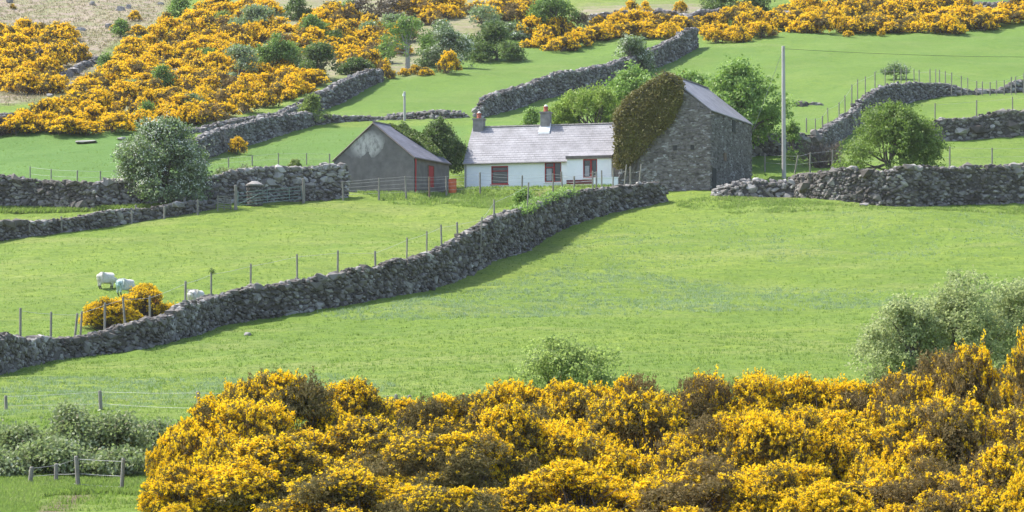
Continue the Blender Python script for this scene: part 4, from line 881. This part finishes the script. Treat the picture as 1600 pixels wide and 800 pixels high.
# creeper over the wall top near the cottage
g0 = G(850, 372); bx, by, hh, Nn = WALLPATH['W1']
pxs, _ = project(bx, by, H(bx, by)); sel = np.where((pxs > 815) & (pxs < 905))[0]
ii_ = rng.choice(sel, 3600); C = np.stack([bx[ii_]+Nn[ii_, 0]*rng.uniform(-.1, .8, 3600), by[ii_]+Nn[ii_, 1]*rng.uniform(-.1, .8, 3600), H(bx[ii_], by[ii_])+hh[ii_]+rng.uniform(-.25, .32, 3600)*(.4+.6*np.sin(ii_*.5)**2)], 1)+rng.normal(0, .08, (3600, 3))
V, Fc = quads(C, rng.uniform(.05, .09, 3600), rng.uniform(.03, .06, 3600)); mb = MB(); mb.add(V, Fc); tag(mb.build('creeper', MT['leaf_bright']), 'pale leafy creeper lying over the long wall before the cottage', 'creeper')

# ------------------------------------------------------------------ bramble hedge, lower left
for i, (px, D, top, w, lb) in enumerate([(-30,84,640,150,'leafy bramble thicket cut by the lower left frame edge'),(45,83,662,140,'grey green bramble thicket, second from the left frame edge'),(118,83,626,150,'tall arching bramble thicket in the middle of the lower left hedge'),(190,83,640,140,'bramble thicket with shining leaves left of the foreground gorse'),(250,86,656,120,'bramble thicket meeting the foreground gorse'),(15,80,708,130,'low front bramble thicket at far left behind the small posts'),(95,80,688,130,'low front bramble thicket behind the leaning post'),(185,80,704,120,'low front bramble thicket beside the wire and the gorse')]):
    tree('bramble_thicket', px, 0, top, w, 'leaf_bramble', lb, 'brambles', 'brambles of the lower left hedge', nl=26, n=9500, ls=.06, flat=.10, D=D, trunk_h=.12, rl=(.2,.42), clump=2.8, spread=1.6)

# ------------------------------------------------------------------ fences
def ground_at(x, y): return float(H(x, y))
def fence(name, posts, label, wires=(), r=.05, wr=.008, mat='post', group=None, wtop=True):
    """posts: (foot x, foot y, top point (x,y,z), material)"""
    g0 = posts[len(posts)//2]; root = empty(name, (g0[0][0], g0[0][1], ground_at(g0[0][0], g0[0][1])), 0, label, 'fence', group)
    O = np.array(root.location)
    for (f, tp, mt) in posts:
        b = np.array([f[0], f[1], ground_at(*f)-.4]); tp = np.array(tp); mb = MB(); L_ = np.linalg.norm(tp-b); rr = r*rng.uniform(.85, 1.15)
        mb.tube(np.array([b, b+(tp-b)*.5+rng.normal(0, .01, 3), tp-(tp-b)/L_*.03, tp])-O, [rr*1.1, rr, rr*.95, rr*.6], 7); mb.build('post', MT[mt or mat], root)
    for q, fz in enumerate(wires):
        mb = MB()
        for (f0, t0, _), (f1, t1, _) in zip(posts[:-1], posts[1:]):
            a = np.array([*f0, ground_at(*f0)]); a = a+(np.array(t0)-a)*fz; b = np.array([*f1, ground_at(*f1)]); b = b+(np.array(t1)-b)*fz
            if np.linalg.norm(a-b) > 12: continue
            mid = (a+b)/2-np.array([0, 0, .02*np.linalg.norm(a-b)*.3])
            mb.tube(np.array([a, mid, b])-O, wr, 3)
        if mb.n: mb.build('wire', MT['wire'], root)
    return root
def P_px(px, base, top, px_top=None, mt=None, dy=0):
    g = G(px, base); y = g[1]+dy; x = Xat(px, y, Zat(base, y)); z = Zat(top, y); return ((x, y), (Xat(px if px_top is None else px_top, y, z), y, z), mt)
w1px, _ = project(WALLPATH['W1'][0], WALLPATH['W1'][1], H(WALLPATH['W1'][0], WALLPATH['W1'][1]))
def behind(key, px, top, px_top=None, off=1.2, mt=None):
    bx, by, hh, Nn = WALLPATH[key]; q, _ = project(bx, by, H(bx, by)); o_ = np.argsort(q); y = float(np.interp(px, q[o_], by[o_]))+off
    x = Xat(px, y, H(0, y)); z = Zat(top, y); return ((x, y), (Xat(px if px_top is None else px_top, y, z), y, z), mt)
ps = [behind('W1', *a) for a in [(32,481),(80,487),(112,489,121),(123,486,128),(164,473),(199,464,192),(234,462),(290,439),(330,425),(392,412),(464,397),(528,391),(588,392,586),(636,371),(667,361),(693,351,689),(717,347,714)]]
ps.append(behind('W1', 748, 339, 753, .35)); ps += [behind('W1', 772, 312), behind('W1', 820, 285, 826, 1.0)]
fence('wire_fence', ps, 'row of thin grey posts standing along the far side of the long pasture wall', (.95,), r=.055)
def P_D(px, D, top, px_top=None, mt=None):
    z0 = float(H(Xat(px, D, 17), D)); x = Xat(px, D, z0); z = Zat(top, D); return ((x, D), (Xat(px if px_top is None else px_top, D, z), D, z), mt)
fence('wire_fence', [P_D(*a) for a in [(537,205,283,535),(592,205.3,278),(635,206,275,633),(671,206.8,276,None,'post_brown'),(698,208.5,275,697),(750,210.5,269),(816,210.3,274),(864,209.5,271),(897,209,275),(932,208.6,268)]], 'wire fence across the front of the outhouse and the cottage', (.97,.84,.66,.48,.30), r=.065)
fence('wire_fence', [P_D(*a) for a in [(880,207,268,877),(926,207,267),(940,207.3,266),(958,207,262),(972,206.8,257,979),(985,207.2,260),(995,206.6,257,1002)]], 'tangle of leaning grey stakes where the long wall meets the barn', (.8,), r=.055)
fence('wire_fence', [P_px(*a) for a in [(47,283,260),(80,286,264),(121,288,266),(157,287,267),(240,282,262),(321,268,248),(357,262,246),(394,259,243),(435,258,239),(479,258,239),(515,257,240)]], 'thin wire fence on the slope above the left boulder wall', (.95,.5), r=.05)
fence('wire_fence', [P_px(*a) for a in [(2,362,344),(46,370,349),(96,364,338),(146,357,334),(206,350,329),(257,343,322),(309,335,312)]], 'grey posts along the front of the low left wall', (), r=.065)
ps = [P_px(*a) for a in [(1260,207,184),(1274,206,185),(1285,204,181),(1294,200,168,1293)]]+[P_px(*a) for a in [(1311,190,160),(1320,184,149),(1331,172,132),(1340,168,124),(1352,160,119),(1367,155,112),(1383,152,108),(1397,152,107),(1408,150,108),(1416,150,107),(1428,150,108),(1436,150,109),(1453,150,108),(1462,150,108),(1468,150,109),(1477,150,111),(1487,151,113),(1502,150,118),(1512,150,121),(1526,149,126),(1535,149,127),(1547,149,128),(1557,148,125),(1569,148,125),(1580,147,120),(1587,147,119),(1599,147,114)]]
fence('wire_fence', ps, 'long row of close thin posts over the arched wall at right', (.9,), r=.05)
fence('wire_fence', [P_px(*a) for a in [(1461,192,161),(1526,184,156),(1582,178,151),(1640,176,150)]], 'four spaced posts on the upper right grass terrace above the round boulder wall', (.9,), r=.06)
fence('wire_fence', [P_px(*a) for a in [(1195,268,240),(1240,272,243,1247),(1266,270,238),(1299,268,234,1301),(1443,264,236),(1484,262,229),(1550,260,231),(1630,258,229)]], 'spaced fence posts behind the tall wall at right', (.95,.5), r=.06)
fence('wire_fence', [P_px(*a) for a in [(9,640,618),(159,640,610,156),(314,650,611,309),(619,650,616),(640,648,617)]], 'wide spaced posts standing above the brambles and gorse at lower left', (.92,.3), r=.07, wr=.006)
fence('wire_fence', [P_px(*a) for a in [(46,757,729,50),(88,755,724),(125,763,712,119),(189,767,716,193)]], 'short thick weathered posts with slack wire in front of the brambles', (.9,.45,.12), r=.062, wr=.006)

# gate, posts, round pillars
g0 = G(368, 327); g1 = G(474, 316); dvec = g1-g0; Lg = np.linalg.norm(dvec[:2]); ang = math.atan2(dvec[1], dvec[0])
r_ = empty('field_gate', g0, ang, 'pale green metal five bar field gate between two posts left of the outhouse', 'gate')
mb = MB(); sl2 = dvec[2]/Lg
for k, zf in enumerate((.25,.45,.65,.88,1.12)): mb.tube([(.3, 0, zf+.3*sl2), (Lg-.15, 0, zf+(Lg-.15)*sl2)], .022, 6)
mb.build('rail', MT['galv_green'], r_)
for xf in (.3, .3+(Lg-.45)*.45, .3+(Lg-.45)*.8, Lg-.15): mb = MB(); mb.tube([(xf, .03, .22+xf*sl2), (xf, .03, 1.14+xf*sl2)], .03, 6); mb.build('upright', MT['galv_green'], r_)
mb = MB(); mb.tube([(.3, .05, .3+.3*sl2), (Lg*.45, .05, 1.1+Lg*.45*sl2)], .022, 6); mb.build('brace', MT['galv_green'], r_)
def single_post(px, base, top, lb, r=.11, name='gate_post'):
    g = G(px, base); mb = MB(); h = Zat(top, g[1])-g[2]; mb.tube([(0,0,-.3),(0.02,0,h*.5),(0,0,h-.05),(0,0,h)], [r*1.05, r, r*.95, r*.7], 8); o = mb.build(name, MT['post']); o.location = g; tag(o, lb, 'post', 'gate posts')
single_post(368, 328, 289, 'thick grey gate post at the left end of the metal gate'); single_post(474, 317, 279, 'tall grey gate post at the right end of the metal gate')
single_post(288, 330, 308, 'stubby pale post standing on the low left wall'); single_post(212, 337, 320, 'short white post standing behind the low left wall', .07)
def pillar(px, base, top, w, lb, cone):
    g = G(px, base); s_ = 1/ppm(g[1]); h = (base-top)*s_; rad = w*s_/2; r_ = empty('gate_pillar', g, 0, lb, 'gate pillar', 'round gate pillars')
    mb = MB(); hb = h*(.80 if cone else .85); mb.tube([(0,0,-.4),(0,0,hb)], [rad*.92, rad*.9], 16, 0)
    n = 190; th = rng.random(n)*2*pi; zz_ = rng.random(n)*hb; C = np.stack([np.cos(th)*rad*.92, np.sin(th)*rad*.92, zz_], 1); stones(mb, C, np.stack([rng.uniform(.08,.17,n), np.full(n,.05), rng.uniform(.05,.09,n)], 1), np.stack([-np.sin(th), np.cos(th)], 1), .1, m=1)
    mb.build('shaft', [MT['core'], MT['barnstone']], r_)
    mb = MB(); mb.tube([(0,0,hb+.002),(0,0,hb+.10),(0,0,hb+.12),(0,0,h)] if cone else [(0,0,hb+.002),(0,0,h)], [rad*1.06, rad*1.06, rad*.98, rad*.35] if cone else [rad*1.05, rad*.95], 18); mb.build('cap', MT['chimney'], r_)
pillar(398, 321, 283, 27, 'round stone gate pillar with a broad conical cap behind the metal gate', True)
pillar(484, 314, 286, 19, 'smaller round pillar with flat pale top right of the metal gate', False)
r_ = empty('hurdle', G(350, 328), ang, 'worn sheep hurdle of thin rails between the low wall and the gate post', 'hurdle')
hw = 14/ppm(202)
for sx in (-hw*1.1, 0, hw*1.1): mb = MB(); mb.tube([(sx,0,-.3),(sx,0,.95)], .04, 5); mb.build('upright', MT['post'], r_)
for k in range(6): mb = MB(); z = .12+k*.15; mb.box(-hw*1.2, hw*1.2, -.065, -.04, z, z+.06); mb.build('rail', MT['post'], r_)

# utility poles
g = G(1225, 279); r_ = empty('utility_pole', g, 0, 'tall pale wooden utility pole right of the barn', 'utility pole'); h = Zat(72, g[1])-g[2]
mb = MB(); mb.tube([(0,0,-.6),(0,0,h*.3),(0,0,h*.7),(0,0,h-.02),(0,0,h)], [.165,.155,.14,.125,.10], 14); mb.build('pole', MT['pole'], r_)
mb = MB(); mb.box(-.02, .02, -.22, .16, h-.32, h-.26); mb.tube([(.0,-.2,h-.26),(.0,-.2,h-.12)], [.05,.04], 8); mb.build('insulator', MT['chimney'], r_)
top = np.array([g[0], g[1], g[2]+h-.2])
def cable(name, a, b, sag, r, lb, mt='cable'):
    t_ = np.linspace(0, 1, 16)[:, None]; p = a+(b-a)*t_; p[:, 2] -= sag*4*(t_*(1-t_))[:, 0]; mb = MB(); mb.tube(p-a, r, 5); o = mb.build(name, MT[mt]); o.location = a; tag(o, lb, 'cable')
ye = 262; e = np.array([Xat(1860, ye, Zat(86, ye)), ye, Zat(84, ye)]); cable('overhead_wire', top, e, .45, .013, 'thin overhead wire from the pole top to the right frame edge')
zs_ = Zat(205, 219); cable('stay_wire', top, np.array([Xat(1176, 219, zs_), 219, zs_]), .05, .016, 'slanting wire from the pole top down to the far corner of the barn', 'wire')
g = G(632, 189); r_ = empty('concrete_pole', g, 0, 'short grey pole with a light head behind the outhouse ridge', 'pole'); h = Zat(143, g[1])-g[2]
mb = MB(); mb.tube([(0,0,-.4),(0,0,h-.05),(0,0,h)], [.12,.10,.08], 10); mb.build('pole', MT['pole'], r_)
mb = MB(); mb.tube([(-.08,-.16,h-.42),(-.08,-.16,h-.2)], [.10,.07], 8); mb.build('bracket', MT['flash'], r_)

# ------------------------------------------------------------------ sheep
def sheep(px, py, rz, scale, lb, mat, head_down=True, off=0):
    g = G(px, py); g[1] += off; g[0] = Xat(px, g[1], H(g[0], g[1])); g[2] = H(g[0], g[1])
    hd = -.02 if head_down else .30
    vs = [(-.46,0,.60,.25),(-.25,0,.62,.33),(.05,0,.61,.345),(.32,0,.61,.30),(.50,0,.58,.15),(.66,0,.42+hd*.6,.11),(.76,0,.24+hd,.085),(.84,0,.10+hd,.05),
          (-.54,0,.56,.10)]
    ed = [(0,1),(1,2),(2,3),(3,4),(4,5),(5,6),(6,7),(0,8)]
    for sx, (bx_, hi_) in ((0,(-.34,1)),(0,(-.34,-1)),(3,(.30,1)),(3,(.30,-1))):
        n0 = len(vs); s_ = hi_*.15; fx = -.05 if sx == 0 else .02
        vs += [(bx_, s_, .42, .11), (bx_+fx*1.4, s_, .24, .05), (bx_+(.0 if sx == 0 else -.01), s_, .04, .035), (bx_+.03, s_, .0, .03)]
        ed += [(1 if sx == 0 else 3, n0), (n0, n0+1), (n0+1, n0+2), (n0+2, n0+3)]
    me = bpy.data.meshes.new('sheep'); me.from_pydata([v[:3] for v in vs], ed, []); o = bpy.data.objects.new('sheep', me); COL.objects.link(o)
    md = o.modifiers.new('skin', 'SKIN')
    for i, v in enumerate(vs): me.skin_vertices[0].data[i].radius = (v[3], v[3]); me.skin_vertices[0].data[i].use_root = (i == 2)
    o.modifiers.new('sub', 'SUBSURF').levels = 2; o.modifiers['sub'].render_levels = 2
    dg = bpy.context.evaluated_depsgraph_get(); m2 = bpy.data.meshes.new_from_object(o.evaluated_get(dg)); bpy.data.objects.remove(o); m2.name = 'sheep'
    m2.materials.clear(); m2.materials.append(MT[mat]); m2.materials.append(MT['face'])
    for v in m2.vertices:
        k_ = 1 if v.co.z > .34 and v.co.x < .52 else 0; v.co += Vector(rng.normal(0, .014*k_, 3))
    for p in m2.polygons:
        p.use_smooth = True; c = p.center
        if c.x > .64 or c.z < .20: p.material_index = 1
    o = bpy.data.objects.new('sheep', m2); COL.objects.link(o); o.location = g; o.rotation_euler = (0, 0, rz); o.scale = (scale,)*3; tag(o, lb, 'sheep', 'sheep grazing in the left field')
    e = MB()
    for s_ in (-1, 1): e.tube([(.70, s_*.05, .34+hd*.8), (.68, s_*.16, .33+hd*.8), (.67, s_*.20, .31+hd*.8)], [.02,.035,.01], 6)
    e.build('ear', MT['face'], o, True)
sheep(166, 452, R(25), .98, 'white sheep grazing with lowered head, leftmost and farthest of the three', 'wool')
sheep(196, 463, R(38), 1.0, 'sheep with a blue green dye mark on its rump above the gorse', 'wool_mark')
sheep(306, 483, R(60), 1.0, 'sheep half hidden behind the long stone wall', 'wool', off=.5)
# fern tuft on the post top by the third sheep
p = behind('W1', 330, 425); tp = np.array(p[1]); mb = MB(); C = tp+np.array([0, 0, .02])+rng.normal(0, .07, (160, 3))+np.array([.05, 0, 0]); V, Fc = quads(C, rng.uniform(.02,.05,160), rng.uniform(.015,.03,160)); mb.add(V, Fc); mb.build('lichen_tuft', MT['leaf_dark']); tag(bpy.data.objects['lichen_tuft'], 'dark tuft of lichen caught on a fence post top right of the hidden sheep', 'tuft')

# ------------------------------------------------------------------ ground cover
def scatter(name, npl, poly, mat, label, cat, blades, sz, hgt, seed, dens=None, clump=0.0):
    r = np.random.default_rng(seed); pa = np.array(poly); lo, hi_ = pa.min(0), pa.max(0); P_ = []
    # sample evenly over the ground inside the outline
    tot = 0
    y0 = G(800, min(hi_[1], 798))[1]; y1 = G(800, max(lo[1], 0))[1]
    while tot < npl:
        y = r.uniform(y0-2, y1+2, 20000); x = r.uniform(-1, 1, 20000)*y*.19; z = H(x, y); qx, qy = project(x, y, z); ok = inpoly(qx, qy, poly)
        if clump: ok &= (.7*np.sin(x*.53+y*.4+seed)*np.sin(y*.31-x*.2+2*seed)+.6*np.sin(x*1.3+y*.9)*np.sin(x*.7-y*1.1)+r.normal(0, .55, len(x))) > clump
        ok &= (dens is None) or (r.random(len(x)) < dens(y))
        P_.append(np.stack([x[ok], y[ok], z[ok]], 1)); tot += int(ok.sum())
        if len(P_) > 400: break
    Pn = np.concatenate(P_)[:npl]; n = len(Pn); C = np.repeat(Pn, blades, 0); m = len(C)
    th = r.random(m)*2*pi; rad = r.random(m)*sz; C[:, 0] += np.cos(th)*rad; C[:, 1] += np.sin(th)*rad
    hh_ = hgt*r.uniform(.5, 1.2, m); lean = r.normal(0, .45, (m, 2))*hh_[:, None]; wv = r.random(m)*2*pi; ww = hh_*r.uniform(.14, .3, m)
    a = C-np.stack([np.cos(wv)*ww, np.sin(wv)*ww, np.full(m, .03)], 1); b = C+np.stack([np.cos(wv)*ww, np.sin(wv)*ww, np.full(m, -.03)], 1); t_ = C+np.stack([lean[:, 0], lean[:, 1], hh_], 1)
    mb = MB(); mb.add(np.stack([a, b, t_], 1), np.arange(3*m).reshape(m, 3)); o = mb.build(name, MT[mat]); tag(o, label, cat, kind='stuff'); return o
ALL = [(-30,200),(1630,200),(1630,800),(-30,800)]
scatter('pasture_grass', 90000, ALL, 'grass_blade', 'short green grass of the pastures', 'grass', 4, .12, .085, 1, dens=lambda y: np.clip((90/y)**2.2, 0, 1))
scatter('near_grass', 12000, [(-30,725),(260,735),(260,776),(125,770),(60,778),(50,830),(-30,830)], 'rough_grass', 'longer bright grass at the lower left corner', 'grass', 6, .10, .13, 2)
scatter('thistle_patch', 5200, [(470,492),(600,474),(720,452),(850,424),(900,410),(1050,432),(1180,446),(1600,462),(1600,474),(1200,486),(900,494),(700,500),(560,500)], 'thistle', 'grey green thistles and docks spread across the middle pasture', 'thistles', 7, .17, .10, 3, clump=-.2)
scatter('thistle_patch', 3200, [(0,596),(120,582),(300,588),(520,584),(620,600),(600,622),(300,634),(0,650)], 'thistle', 'grey green thistles in the grass above the lower left hedge', 'thistles', 7, .15, .09, 4, clump=-.2)
scatter('thistle_patch', 2600, [(920,360),(1250,330),(1620,330),(1620,400),(1300,410),(1000,420),(850,410)], 'thistle', 'sparse thistles on the pasture below the barn', 'thistles', 5, .13, .09, 9, clump=.1)
scatter('rough_grass', 5200, [(560,300),(620,294),(720,292),(960,290),(1000,284),(960,310),(870,318),(780,326),(620,320)], 'rough_grass', 'long uncut grass and nettles on the bank before the cottage', 'grass', 7, .22, .17, 5, clump=-.1)
scatter('rough_grass', 3000, [(1040,318),(1120,306),(1240,312),(1400,326),(1620,322),(1620,338),(1400,342),(1100,332)], 'rough_grass', 'rough grass along the foot of the tall right wall and the barn', 'grass', 6, .20, .13, 6, clump=.3)
scatter('rough_grass', 5000, [(-30,-10),(290,-10),(240,60),(170,110),(100,160),(-30,170)], 'tussock', 'tussocky hill grass on the upper left slope', 'grass', 5, .3, .22, 7, clump=0)
scatter('rough_grass', 2600, [(0,322),(145,330),(150,326),(330,318),(330,326),(150,334),(0,334)], 'rough_grass', 'nettles and weeds at the foot of the tall left wall', 'grass', 6, .25, .26, 8)

# ------------------------------------------------------------------ the summer air between the camera and the hill
mb = MB(); mb.box(-1000, 1000, -120, 1600, -9, 170); hz = mb.build('haze', bpy.data.materials.new('haze_air')); hm = hz.data.materials[0]; hm.use_nodes = True; t = hm.node_tree
t.nodes.remove(t.nodes['Principled BSDF']); pv = t.nodes.new('ShaderNodeVolumePrincipled'); pv.inputs['Density'].default_value = HAZE; pv.inputs['Color'].default_value = (.93,.95,1,1); pv.inputs['Anisotropy'].default_value = .2
t.links.new(pv.outputs[0], t.nodes['Material Output'].inputs['Volume']); tag(hz, 'thin pale haze lying over the hillside', 'haze', kind='stuff')
